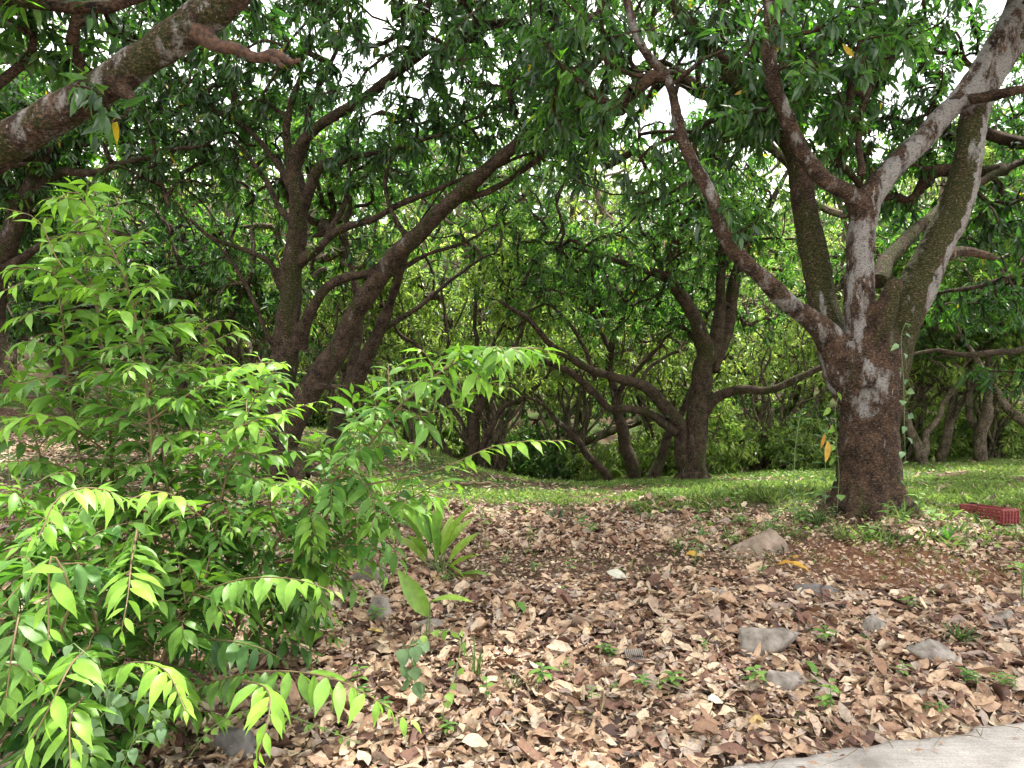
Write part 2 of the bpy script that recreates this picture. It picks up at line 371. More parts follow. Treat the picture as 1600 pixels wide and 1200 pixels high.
def remesh(obj, voxel):
    md = obj.modifiers.new('r', 'REMESH'); md.mode = 'VOXEL'; md.voxel_size = voxel; md.use_smooth_shade = True
    m2 = obj.modifiers.new('s', 'SMOOTH'); m2.iterations = 3; m2.factor = .5
    dg = bpy.context.evaluated_depsgraph_get(); ev = obj.evaluated_get(dg)
    me = bpy.data.meshes.new_from_object(ev); obj.modifiers.clear(); me.name = obj.data.name; old = obj.data; obj.data = me
    bpy.data.meshes.remove(old); return me
def barkattrs(me, nodes, origin, disp=0.0):
    n = len(me.vertices); v = np.empty(n * 3, np.float32); me.vertices.foreach_get('co', v); v = v.reshape(-1, 3).astype(float); wv = v + origin
    if disp:
        nn = np.empty(n * 3, np.float32); me.vertices.foreach_get('normal', nn); nn = nn.reshape(-1, 3)
        q = wv * np.array((1, 1, .6)); h = .5 * fbm(q * 6, 21, 3) + .5 * np.abs(fbm(q * 14, 31, 2)) + .35 * fbm(q * 38, 41, 2)
        v = v + nn * (h * disp)[:, None]; me.vertices.foreach_set('co', v.astype(np.float32).ravel()); me.update()
    li = np.zeros(n); mo = np.zeros(n)
    nd = np.array(nodes)
    for a in range(0, n, 8000):
        j = (((wv[a:a+8000, None] - nd[None, :, :3]) ** 2).sum(-1)).argmin(1); li[a:a+8000] = nd[j, 3]; mo[a:a+8000] = nd[j, 4]
    for nm, arr in (('lichen', li), ('moss', mo)):
        at = me.attributes.new(nm, 'FLOAT', 'POINT'); at.data.foreach_set('value', arr.astype(np.float32))
def build_tree(name, base, label, cat, limbs, crowns, ntar, seed, barkm, leafm, nleaf=10, L=.17, prof=LANCE, vox=0, lich=None, sides=16, group=None,
               maxd=2.2, disp=.008, r0=.0064, hang=.55, young=.04, extra=None, wr=.22):
    rng = np.random.default_rng(seed); base = np.asarray(base, float)
    root = empty(name, base, label, cat, group)
    mb = MB()
    for i, l in enumerate(limbs): tube(mb, l[:, :3], l[:, 3], sides if l[0, 3] > .05 else max(8, sides // 2), .10 if l[0, 3] > .05 else .05, i)
    tr = link('trunk', mb.mesh('trunk', origin=base), None, root)
    if vox: me = remesh(tr, vox)
    else: me = tr.data
    if lich is None: lich = [(.25, .35)] * len(limbs)
    nodes = [(*p[:3], lc[0], lc[1]) for l, lc in zip(limbs, lich) for p in l[::2]] + (extra or [])
    barkattrs(me, nodes, base, disp)
    me.materials.append(barkm)
    ch, tp, td = grow(rng, limbs, crowns, ntar, maxd=maxd, r0=r0)
    tw = MB()
    for p, r in (c_ for c_ in ch): tube(tw, p, r, 6 if r[1] > .012 else 4, cap=False)
    if tw.n:
        t2 = link('branches', tw.mesh('branches', origin=base), barkm, root)
        for nm, val in (('lichen', .15), ('moss', .3)):
            at = t2.data.attributes.new(nm, 'FLOAT', 'POINT'); at.data.foreach_set('value', np.full(tw.n, val, np.float32))
    lf = MB(); rosettes(lf, rng, tp, td, nleaf, L, prof, hang=hang, young=young, wr=wr)
    link('crown', lf.mesh('crown', origin=base), leafm, root)
    return root
def root_flare(base, r, rng, n=7, h=.35, out=1.9):
    L = []
    for k in range(n):
        a = 2 * PI * k / n + rng.normal(0, .2); o = out * rng.uniform(.75, 1.2); d = np.array((math.cos(a), math.sin(a)))
        p = [(*(base[:2] + d * r * .45), base[2] + h * 1.3, r * .5), (*(base[:2] + d * r * .8), base[2] + h * .45, r * .42), (*(base[:2] + d * r * 1.15), base[2] + .06, r * .3)]
        e = base[:2] + d * r * o; p.append((*e, float(tz(e[0], e[1])) - .05, r * .16)); L.append(wpts(p, .06))
    return L
def E(px, py, d, rx, ry, rz): return (P(px, py, d), (rx, ry, rz))

# ================================================================== GROUND
def axis(segs):
    out = []
    for a, b, st in segs: out += list(np.arange(a, b, st))
    return np.array(out + [segs[-1][1]])
gx = axis([(-400, -60, 20), (-60, -14, 2), (-14, -5, .3), (-5, 7, .07), (7, 14, .3), (14, 60, 2), (60, 400, 20)])
gy = axis([(-200, -20, 20), (-20, 0, 1), (0, 1.2, .2), (1.2, 8, .05), (8, 15, .12), (15, 30, .5), (30, 100, 2.5), (100, 420, 20)])
GX, GY = np.meshgrid(gx, gy); ex = np.clip(GY, -200, 110)
GZ = tz(np.clip(GX, -75, 75), ex)
mb = MB(); nx, ny = len(gx), len(gy)
i = (np.arange(ny - 1)[:, None] * nx + np.arange(nx - 1)[None]); 
mb.add(np.stack([GX, GY, GZ], -1).reshape(-1, 3), np.concatenate([np.stack([i, i + 1, i + nx + 1], -1).reshape(-1, 3), np.stack([i, i + nx + 1, i + nx], -1).reshape(-1, 3)]))
m, t, o = newmat('soil'); g = N_(t, 'ShaderNodeTexCoord')
n1 = N_(t, 'ShaderNodeTexNoise', Scale=26.0, Detail=8.0, Roughness=.7); t.links.new(g.outputs['Object'], n1.inputs['Vector'])
c1 = ramp(t, [(.3, (.035, .022, .015)), (.5, (.11, .07, .048)), (.7, (.24, .16, .115))], n1.outputs['Fac'])
n2 = N_(t, 'ShaderNodeTexNoise', Scale=1.1, Detail=4.0); t.links.new(g.outputs['Object'], n2.inputs['Vector'])
sx = N_(t, 'ShaderNodeSeparateXYZ'); t.links.new(g.outputs['Object'], sx.inputs[0])
far = N_(t, 'ShaderNodeMapRange'); far.inputs['From Min'].default_value = 5.5; far.inputs['From Max'].default_value = 8; t.links.new(sx.outputs['Y'], far.inputs['Value'])
gm = N_(t, 'ShaderNodeMapRange'); gm.inputs['From Min'].default_value = .40; gm.inputs['From Max'].default_value = .58; t.links.new(n2.outputs['Fac'], gm.inputs['Value'])
gg = N_(t, 'ShaderNodeMath', operation='MULTIPLY'); t.links.new(far.outputs[0], gg.inputs[0]); t.links.new(gm.outputs[0], gg.inputs[1])
c2 = mixrgb(t, gg.outputs[0], c1.outputs['Color'], (.055, .085, .025))
vd = N_(t, 'ShaderNodeVectorMath', operation='DISTANCE'); mpp = N_(t, 'ShaderNodeMapping'); mpp.inputs['Scale'].default_value = (.45, 1, 0); t.links.new(g.outputs['Object'], mpp.inputs['Vector']); t.links.new(mpp.outputs[0], vd.inputs[0]); vd.inputs[1].default_value = (1.3, 4.95, 0)
vm = N_(t, 'ShaderNodeMapRange'); vm.inputs['From Min'].default_value = .65; vm.inputs['From Max'].default_value = .25; t.links.new(vd.outputs['Value'], vm.inputs['Value'])
rs_ = ramp(t, [(.3, (.10, .045, .025)), (.7, (.30, .155, .09))], n1.outputs['Fac']); c2 = mixrgb(t, vm.outputs[0], c2, rs_.outputs['Color'])
bp = N_(t, 'ShaderNodeBump', Strength=1.0, Distance=.03); t.links.new(n1.outputs['Fac'], bp.inputs['Height'])
b = N_(t, 'ShaderNodeBsdfPrincipled', Roughness=.95); b.inputs['Specular IOR Level'].default_value = .1
t.links.new(c2, b.inputs['Base Color']); t.links.new(bp.outputs[0], b.inputs['Normal']); t.links.new(b.outputs[0], o.inputs['Surface'])
gr = link('ground', mb.mesh('ground'), m); tag(gr, 'brown sloping soil of the grove under leaf litter and grass', 'ground', kind='structure')
# concrete road the photographer stands on: a slab whose rough edge runs along the verge
def erough(x): return edge_y(x) + .022 * fbm(np.c_[x * 2.2, x * 0, x * 0], 61, 3) + .014 * fbm(np.c_[x * 12, x * 0, x * 0], 65, 3)
xs = np.r_[np.arange(-12, -2, .5), np.arange(-2, 5, .03), np.arange(5, 20, .5)]; ye = erough(xs)
rows = [ye + .004, ye - .012, ye - .05] + [edge_y(xs) - a for a in (.2, .6, 1.2, 2, 3, 4, 5.2)]
zs = [-.08, -.006, .004] + [.006 + .004 * k for k in range(7)]
zz = [np.full_like(xs, z) + (.004 * vnoise(np.c_[xs * 3, xs * 0 + k, xs * 0], 71) if k > 1 else 0) for k, z in enumerate(zs)]
v = np.concatenate([np.stack([xs, r, z], -1) for r, z in zip(rows, zz)]); nx = len(xs)
i = (np.arange(len(rows) - 1)[:, None] * nx + np.arange(nx - 1)[None])
mb = MB(); mb.add(v, np.concatenate([np.stack([i + 1, i, i + nx], -1).reshape(-1, 3), np.stack([i + 1, i + nx, i + nx + 1], -1).reshape(-1, 3)]))
m, t, o = newmat('concrete'); g = N_(t, 'ShaderNodeTexCoord')
n1 = N_(t, 'ShaderNodeTexNoise', Scale=3.0, Detail=9.0, Roughness=.65); t.links.new(g.outputs['Object'], n1.inputs['Vector'])
mp = N_(t, 'ShaderNodeMapping'); mp.inputs['Rotation'].default_value = (0, 0, R(-16)); mp.inputs['Scale'].default_value = (2, 60, 1); t.links.new(g.outputs['Object'], mp.inputs['Vector'])
n3 = N_(t, 'ShaderNodeTexNoise', Scale=1.5, Detail=3.0); t.links.new(mp.outputs[0], n3.inputs['Vector'])
n4 = N_(t, 'ShaderNodeTexNoise', Scale=160.0, Detail=3.0); t.links.new(g.outputs['Object'], n4.inputs['Vector'])
c1 = ramp(t, [(.32, (.19, .165, .145)), (.52, (.36, .33, .30)), (.75, (.46, .43, .40))], n1.outputs['Fac'])
s2 = ramp(t, [(.3, (.78, .78, .78)), (.6, (1, 1, 1))], n3.outputs['Fac']); c2 = mixrgb(t, .8, c1.outputs['Color'], s2.outputs['Color'], 'MULTIPLY')
s3 = ramp(t, [(.36, (.6, .6, .6)), (.5, (1, 1, 1))], n4.outputs['Fac']); c2 = mixrgb(t, .7, c2, s3.outputs['Color'], 'MULTIPLY')
ad = N_(t, 'ShaderNodeMath', operation='ADD'); t.links.new(n3.outputs['Fac'], ad.inputs[0]); t.links.new(n4.outputs['Fac'], ad.inputs[1])
bp = N_(t, 'ShaderNodeBump', Strength=.6, Distance=.004); t.links.new(ad.outputs[0], bp.inputs['Height'])
b = N_(t, 'ShaderNodeBsdfPrincipled', Roughness=.85); t.links.new(c2, b.inputs['Base Color']); t.links.new(bp.outputs[0], b.inputs['Normal']); t.links.new(b.outputs[0], o.inputs['Surface'])
rd = link('road', mb.mesh('road'), m); tag(rd, 'pale grey concrete road edge in the bottom corner', 'road', kind='structure')

# ================================================================== TREES
def gbase(px, py, d):
    p = P(px, py, d); p[2] = tz(p[0], p[1]); return p
# ---- the big mango tree on the right
rng = np.random.default_rng(1)
B0 = gbase(1356, 798, 6.3)
main = [
 limb([(1356, 815, 6.3, 118), (1356, 780, 6.3, 108), (1357, 730, 6.3, 99), (1358, 650, 6.3, 98), (1358, 590, 6.3, 106), (1358, 540, 6.3, 104), (1362, 500, 6.3, 70)], .06, .006, rng),
 limb([(1338, 620, 6.25, 62), (1308, 555, 6.2, 62), (1268, 505, 6.1, 38), (1205, 450, 5.95, 29), (1148, 385, 5.8, 25), (1112, 312, 5.75, 22), (1068, 225, 5.7, 19), (1040, 125, 5.7, 17), (1003, 62, 5.7, 15), (975, -20, 5.7, 14), (960, -160, 5.8, 12), (900, -300, 6.0, 7)], .07, .012, rng),
 limb([(1325, 590, 6.35, 66), (1298, 520, 6.4, 52), (1281, 440, 6.5, 46), (1262, 350, 6.55, 42), (1250, 285, 6.6, 38), (1236, 228, 6.65, 36), (1190, 170, 6.7, 33), (1140, 110, 6.75, 30), (1095, 60, 6.8, 26), (1050, 5, 6.9, 22), (1000, -90, 7, 18), (930, -240, 7.2, 12), (870, -350, 7.4, 6)], .07, .012, rng),
 limb([(1350, 600, 6.2, 80), (1346, 520, 6.15, 56), (1344, 430, 6.15, 47), (1349, 350, 6.15, 46), (1360, 305, 6.15, 44), (1410, 245, 6.2, 37), (1465, 192, 6.3, 36), (1520, 132, 6.35, 39), (1566, 60, 6.4, 40), (1592, -10, 6.45, 36), (1640, -150, 6.5, 28), (1700, -330, 6.6, 16), (1720, -450, 6.7, 7)], .07, .008, rng),
 limb([(1352, 345, 6.15, 36), (1330, 312, 6.1, 29), (1285, 280, 6.0, 27), (1250, 228, 5.95, 27), (1222, 165, 5.9, 27), (1206, 90, 5.85, 24), (1200, 0, 5.8, 22), (1190, -140, 5.8, 17), (1150, -300, 5.8, 9)], .07, .012, rng),
 limb([(1372, 620, 6.35, 74), (1396, 545, 6.35, 66), (1420, 475, 6.3, 64), (1462, 390, 6.3, 58), (1496, 315, 6.3, 50), (1514, 245, 6.3, 44), (1520, 190, 6.35, 43), (1545, 130, 6.4, 40), (1590, 60, 6.5, 36), (1660, -30, 6.6, 30), (1760, -170, 6.7, 20), (1830, -300, 6.8, 9)], .07, .01, rng),
 limb([(1366, 545, 6.1, 40), (1378, 500, 6.02, 36), (1390, 460, 5.98, 30), (1398, 437, 5.97, 22)], .05, .004, rng),
 limb([(1372, 440, 6.5, 28), (1392, 400, 6.9, 26), (1430, 362, 7.3, 22), (1480, 320, 7.7, 18), (1560, 270, 8.1, 13), (1650, 230, 8.4, 8)], .08, .01, rng),
 limb([(1470, 400, 6.4, 26), (1500, 394, 6.5, 17), (1530, 397, 6.55, 14), (1556, 404, 6.6, 10)], .05, .004, rng),
 limb([(1120, 65, 6.8, 22), (1130, 0, 6.7, 19), (1145, -120, 6.6, 13), (1150, -240, 6.5, 7)], .08, .01, rng),
 limb([(1345, 275, 6.15, 16), (1340, 230, 6.2, 11), (1350, 170, 6.3, 10), (1370, 110, 6.4, 9), (1390, 30, 6.5, 7)], .08, .01, rng),
 limb([(1500, 160, 6.3, 22), (1550, 150, 6.1, 18), (1600, 140, 5.9, 15), (1700, 120, 5.8, 10), (1800, 150, 5.7, 6)], .08, .01, rng),
]
lm = [(.25, .15), (.75, .25), (.3, .75), (.95, .05), (.55, .2), (.35, .85), (.4, .5), (.2, .6), (.2, .1), (.3, .3), (.2, .2), (.3, .3)]
fl = root_flare(B0, .27, rng, 8, .22, 1.9)
fl.append(limb([(1330, 775, 6.3, 44), (1300, 797, 6.2, 30), (1265, 806, 6.1, 16), (1235, 812, 6.05, 6)], .06, .01, rng))
# white lichen on the outer edge of the right limb
xn = [(p[0] + p[3] * .95, p[1] - p[3] * .25, p[2] - p[3] * .1, 1.15, 0) for p in main[5][14:60]] + [(p[0] + p[3] * .7, p[1] - p[3] * .7, p[2], 1.2, 0) for p in main[3][16:60]]
tree_main = build_tree('mango_tree', B0, 'large mango tree with a stout red brown trunk and white patched limbs', 'tree', main + fl,
    [E(1130, 40, 6.2, 1.9, 1.5, 1.05), E(1450, 10, 6.9, 2.2, 1.9, 1.1), E(1300, -330, 6.5, 3.6, 2.6, 1.4), E(1690, 230, 7.6, 1.3, 1.6, 1.4), E(1135, 345, 5.7, .28, .4, .28), E(1010, 160, 6.6, 1.1, 1.4, .9), E(1340, 150, 7.6, 1.1, .8, .8), E(1470, 160, 8.0, 1.4, .9, .9), E(1500, -20, 8.4, 1.6, 1.0, .9), E(1420, 250, 8.8, 1.3, .8, .8), E(1100, 200, 8.4, .9, .8, .7), E(1570, 330, 8.2, 1.0, .9, .5)],
    4900, 11, M['bark_main'], M['mango'], nleaf=13, L=.15, wr=.24, vox=.016, lich=lm + [(.15, .2)] * len(fl), sides=24, disp=.011, young=.05, extra=xn)
# ---- the middle-left mango tree
LS = .78
rng = np.random.default_rng(2)
B1 = gbase(448, 748, 9)
L1 = [
 limb([(440, 765, 9, 66), (440, 700, 9, 60), (440, 640, 9, 58), (442, 570, 9, 52), (450, 490, 9, 46), (460, 410, 9, 40), (466, 340, 9, 36), (462, 285, 9, 32), (452, 235, 9, 18), (448, 190, 8.9, 15), (460, 150, 8.8, 13), (470, 118, 8.8, 11), (450, 80, 8.7, 8)], .1, .015, rng),
 limb([(470, 330, 9, 26), (485, 290, 8.9, 22), (500, 262, 8.9, 20), (530, 250, 8.8, 14)], .1, .01, rng),
 limb([(458, 275, 9, 28), (466, 235, 8.9, 23), (500, 200, 8.8, 21), (560, 155, 8.6, 20), (620, 110, 8.4, 18), (658, 70, 8.3, 16), (672, 0, 8.2, 13), (680, -100, 8.1, 9), (700, -220, 8, 5)], .1, .015, rng),
 limb([(620, 110, 8.4, 13), (690, 75, 8.3, 11), (760, 50, 8.2, 8), (840, 10, 8.1, 5)], .1, .015, rng),
 limb([(462, 265, 9.1, 20), (480, 220, 9.2, 15), (490, 150, 9.3, 12), (530, 60, 9.4, 10), (540, -60, 9.5, 6)], .1, .015, rng),
 limb([(458, 300, 9.0, 20), (430, 250, 9.1, 14), (390, 205, 9.2, 12), (340, 175, 9.3, 10), (280, 150, 9.4, 8), (220, 135, 9.5, 5)], .1, .015, rng),
 limb([(455, 345, 9, 16), (430, 310, 9.1, 12), (400, 260, 9.2, 10), (355, 215, 9.4, 8), (300, 190, 9.6, 6), (230, 200, 9.7, 4)], .1, .015, rng),
 limb([(442, 450, 9, 18), (425, 410, 8.9, 12), (385, 392, 8.8, 10), (330, 372, 8.7, 9), (295, 345, 8.6, 7), (265, 325, 8.6, 4)], .1, .015, rng),
 limb([(436, 570, 9, 14), (415, 520, 8.8, 10), (395, 470, 8.7, 9), (360, 400, 8.6, 8), (310, 355, 8.5, 6), (270, 310, 8.4, 4)], .1, .02, rng),
 limb([(470, 410, 9, 26), (492, 392, 8.9, 19), (530, 360, 8.8, 16), (590, 338, 8.6, 14), (660, 305, 8.4, 12), (735, 275, 8.2, 10), (800, 250, 8.1, 8), (870, 230, 8, 5)], .1, .015, rng),
 limb([(495, 390, 8.9, 14), (530, 340, 9.1, 13), (545, 290, 9.3, 10), (550, 240, 9.5, 8), (580, 180, 9.7, 5)], .1, .015, rng),
 limb([(520, 260, 8.8, 12), (570, 240, 8.6, 10), (650, 225, 8.4, 9), (720, 195, 8.2, 7), (800, 165, 8, 5)], .1, .015, rng),
 limb([(470, 545, 9, 34), (480, 500, 8.9, 24), (505, 455, 8.8, 21), (540, 432, 8.7, 18), (575, 425, 8.6, 12), (620, 395, 8.5, 7)], .1, .01, rng),
 limb([(448, 690, 9, 50), (478, 620, 8.95, 52), (515, 565, 8.9, 46), (550, 500, 8.8, 40), (600, 425, 8.6, 37), (650, 368, 8.4, 34), (715, 305, 8.2, 30), (775, 255, 8, 27), (830, 205, 7.8, 24), (880, 155, 7.6, 20), (930, 100, 7.4, 17), (975, 60, 7.3, 13), (1010, -20, 7.2, 8)], .1, .012, rng),
 limb([(700, 320, 8.3, 16), (760, 300, 8.2, 14), (810, 270, 8.1, 12), (860, 235, 8, 10), (900, 200, 7.9, 7), (930, 150, 7.8, 4)], .1, .012, rng),
 limb([(640, 380, 8.4, 12), (600, 300, 8.5, 10), (615, 240, 8.6, 8), (640, 180, 8.7, 5)], .1, .015, rng),
 limb([(610, 430, 8.6, 13), (660, 400, 8.8, 10), (720, 380, 9, 8), (780, 350, 9.2, 5)], .1, .015, rng),
 limb([(490, 605, 8.9, 22), (530, 604, 8.7, 9), (566, 606, 8.6, 7)], .08, .005, rng),
]
fl = root_flare(B1, .25, rng, 7, .25, 1.7)
build_tree('mango_tree', B1, 'dark mango tree with a long limb leaning right across the middle of the grove', 'tree', L1 + fl,
    [E(500, 110, 9, 2.9, 1.8, 1.2), E(830, 80, 8.2, 1.9, 1.6, 1.1), E(280, 230, 9.6, 1.9, 1.5, 1.1), E(600, -320, 9, 4.2, 3, 2), E(560, 375, 8.7, .7, .5, .35), E(260, 400, 10, 1.2, .8, .6), E(640, 250, 8.8, 1.3, .9, .5), E(640, -20, 9.8, 2.2, 1.2, 1.0), E(350, 60, 9.8, 1.6, 1.2, .9), E(880, 230, 8, .7, .7, .5), E(575, 600, 8.6, .25, .3, .18)],
    4700, 12, M['bark_dark'], M['mango'], nleaf=13, L=.15, wr=.25, vox=.022, lich=[(.4, .5)] + [(.15, .35)] * (len(L1) - 1 + len(fl)), sides=16, disp=.011)
# ---- second stem behind it
LS = .85
rng = np.random.default_rng(3)
b = gbase(510, 735, 10.5)
S = [limb([(505, 760, 10.5, 40), (520, 690, 10.5, 34), (555, 600, 10.4, 30), (590, 520, 10.3, 24), (612, 470, 10.2, 17), (628, 420, 10.1, 12), (650, 360, 10, 7)], .1, .015, rng),
     limb([(545, 620, 10.4, 24), (555, 560, 10.5, 18), (560, 500, 10.6, 15), (550, 430, 10.7, 12), (540, 360, 10.8, 7)], .1, .015, rng),
     limb([(590, 520, 10.3, 14), (640, 490, 10.4, 9), (700, 440, 10.6, 6), (760, 400, 10.8, 4)], .1, .02, rng)]
build_tree('mango_tree', b, 'leaning mango tree half hidden behind the foot of the dark forked one', 'tree', S, [E(640, 330, 11, 1.8, 1.2, .9), E(500, 250, 11.5, 2, 1.2, 1)], 420, 13, M['bark_dark'], M['midleaf'], nleaf=10, L=.2, prof=FAR)
# ---- near tree out of frame on the left: its great limb crosses the top corner
rng = np.random.default_rng(4)
b = np.array((-4.3, 3.9, 0.0)); b[2] = tz(b[0], b[1])
NL = [wpts([(-4.3, 3.9, b[2] - .1, .30), (-4.25, 3.95, .8, .25), (-4.0, 4.0, 1.5, .24), *[tuple(np.r_[P(*q[:3]), q[3]]) for q in ((-260, 440, 3.95, .14), (-60, 272, 3.9, .105), (40, 206, 3.85, .092), (120, 160, 3.8, .087), (200, 110, 3.75, .087), (280, 55, 3.7, .090), (345, 5, 3.65, .086), (420, -70, 3.6, .08), (540, -200, 3.6, .065), (640, -360, 3.7, .04))]], .05),
      limb([(190, 140, 3.75, 36), (205, 152, 3.72, 20), (206, 160, 3.7, 12)], .03, .0, rng),
      wpts([(-4.1, 4.0, 1.2, .2), (-4.6, 4.4, 2.4, .15), (-4.4, 4.9, 3.6, .11), (-3.9, 5.3, 4.6, .06)], .08),
      ]
fl = root_flare(b, .26, rng, 6, .25, 1.7)
def bxy(px, py, d, a, b_, c): return E(px, py, d, a, b_, c)
near = build_tree('mango_tree', b, 'mango tree whose thick reddish limb with a broken stub crosses the upper left corner', 'tree', NL + fl,
    [E(20, 40, 4.2, .75, .6, .33), E(75, 168, 3.55, .28, .3, .22), E(130, 120, 3.35, .16, .12, .12), E(15, 50, 3.5, .25, .2, .15), E(140, -60, 4.4, 1.2, 1, .42), E(-80, 300, 4.5, .5, .5, .3), E(320, -220, 4.2, 1.5, 1.1, .5), E(-400, -100, 4.8, 1.4, 1.5, 1.0), E(-30, 250, 4.6, .35, .4, .25)],
    1150, 14, M['bark_main'], M['mango'], nleaf=11, L=.15, wr=.25, vox=.013, lich=[(.75, .5), (.1, .1), (.3, .4)] + [(.2, .4)] * len(fl), sides=24, disp=.009, maxd=1.3)
mb = MB(); c = limb([(312, 50, 3.66, 46), (338, 70, 3.64, 27), (372, 76, 3.62, 20), (400, 90, 3.61, 17), (428, 86, 3.6, 20), (455, 97, 3.6, 12), (470, 92, 3.6, 3)], .008)
tube(mb, c[:, :3], c[:, 3], 22, .38, 8); q = limb([(425, 90, 3.6, 20), (438, 102, 3.58, 12), (441, 107, 3.58, 4)], .006); tube(mb, q[:, :3], q[:, 3], 14, .4, 9)
v_ = mb.v; mb.v = [a + norm(a - a.mean(0)) * (fbm(a * np.array((60, 60, 140)), 88, 3) * .006)[:, None] for a in v_]
stub = link('broken_stub', mb.mesh('broken_stub', origin=b), M['bark_dead'], near); stub['label'] = 'rotten orange brown broken branch stub'
# ---- dark trees on the left edge
rng = np.random.default_rng(5)
b = gbase(-40, 690, 9.5)
S = [limb([(-40, 700, 9.5, 60), (-20, 560, 9.5, 52), (-10, 470, 9.5, 44), (5, 400, 9.4, 38), (32, 320, 9.3, 30), (70, 250, 9.2, 24), (110, 170, 9, 14), (140, 90, 9, 7)], .1, .015, rng),
     limb([(0, 420, 9.4, 24), (40, 398, 9.3, 15), (100, 372, 9.2, 12), (170, 362, 9.1, 9), (240, 380, 9, 5)], .1, .02, rng),
     limb([(40, 310, 9.3, 20), (90, 270, 9.2, 15), (170, 265, 9, 12), (250, 240, 8.9, 8), (330, 220, 8.8, 4)], .1, .02, rng),
     limb([(-15, 520, 9.5, 24), (-80, 420, 9.6, 18), (-150, 320, 9.6, 10)], .1, .02, rng)]
build_tree('mango_tree', b, 'shaded mango tree at the left edge behind the tall sapling', 'tree', S, [E(60, 230, 9.8, 2.0, 1.4, 1.0), E(180, 340, 10.2, 1.3, 1.0, .6), E(-150, 200, 9.5, 2, 1.6, 1.3), E(60, 380, 10.5, 1.2, .8, .5)], 1800, 15, M['bark_dark'], M['mango'], nleaf=12, L=.15, wr=.26, prof=FAR)
# ---- centre tree
rng = np.random.default_rng(6)
b = gbase(1083, 752, 12)
S = [limb([(1084, 765, 12, 50), (1085, 700, 12, 44), (1090, 640, 12, 40), (1098, 585, 12, 38), (1104, 550, 12, 34), (1086, 500, 11.9, 25), (1060, 455, 11.8, 23), (1035, 430, 11.7, 18), (990, 418, 11.6, 13), (945, 400, 11.5, 9), (890, 385, 11.4, 5)], .12, .015, rng),
     limb([(1045, 440, 11.8, 15), (1052, 390, 11.7, 14), (1068, 350, 11.6, 12), (1100, 310, 11.5, 8), (1120, 250, 11.4, 5)], .12, .015, rng),
     limb([(1106, 570, 12, 30), (1122, 510, 12.1, 24), (1128, 440, 12.2, 17), (1125, 360, 12.3, 12), (1110, 270, 12.4, 7)], .12, .015, rng),
     limb([(1112, 580, 12.1, 30), (1135, 510, 12.3, 26), (1148, 440, 12.5, 22), (1175, 370, 12.7, 15), (1210, 310, 12.9, 10), (1240, 250, 13, 5)], .12, .015, rng),
     limb([(1070, 730, 12, 30), (1060, 665, 11.9, 26), (1030, 625, 11.7, 24), (1000, 600, 11.5, 19), (955, 590, 11.3, 16), (905, 568, 11.1, 14), (865, 540, 10.9, 12), (825, 500, 10.7, 9), (780, 470, 10.5, 5)], .12, .015, rng),
     limb([(1058, 675, 11.9, 22), (1025, 650, 11.8, 15), (980, 637, 11.6, 14), (950, 640, 11.5, 13), (925, 610, 11.4, 13), (890, 580, 11.3, 12), (850, 562, 11.2, 9), (800, 540, 11.1, 5)], .12, .015, rng),
     limb([(1096, 650, 12, 24), (1118, 622, 11.9, 20), (1150, 608, 11.7, 17), (1200, 610, 11.5, 15), (1245, 594, 11.3, 13), (1300, 566, 11.1, 10), (1360, 555, 11, 6)], .12, .012, rng),
     limb([(930, 595, 11.3, 8), (900, 520, 11.5, 7), (860, 470, 11.7, 5), (830, 440, 11.8, 3)], .12, .02, rng),
     limb([(1000, 604, 11.5, 8), (1020, 570, 11.8, 6), (1060, 550, 12.2, 5)], .12, .02, rng)]
build_tree('mango_tree', b, 'mango tree in the centre with low limbs spreading left and right over the grass', 'tree', S + root_flare(b, .22, rng, 6, .2, 1.6),
    [E(980, 330, 12, 2.4, 1.8, 1.4), E(1200, 330, 12.8, 2.2, 1.6, 1.5), E(850, 440, 11.4, 1.3, 1, .7), E(1000, 80, 13, 3.6, 2.2, 1.8), E(1240, 490, 12.4, 1.1, .9, .6), E(960, 500, 12.4, 1, .8, .5)],
    2300, 16, M['bark_dark'], M['midleaf'], nleaf=12, L=.15, wr=.26, prof=FAR, sides=12)
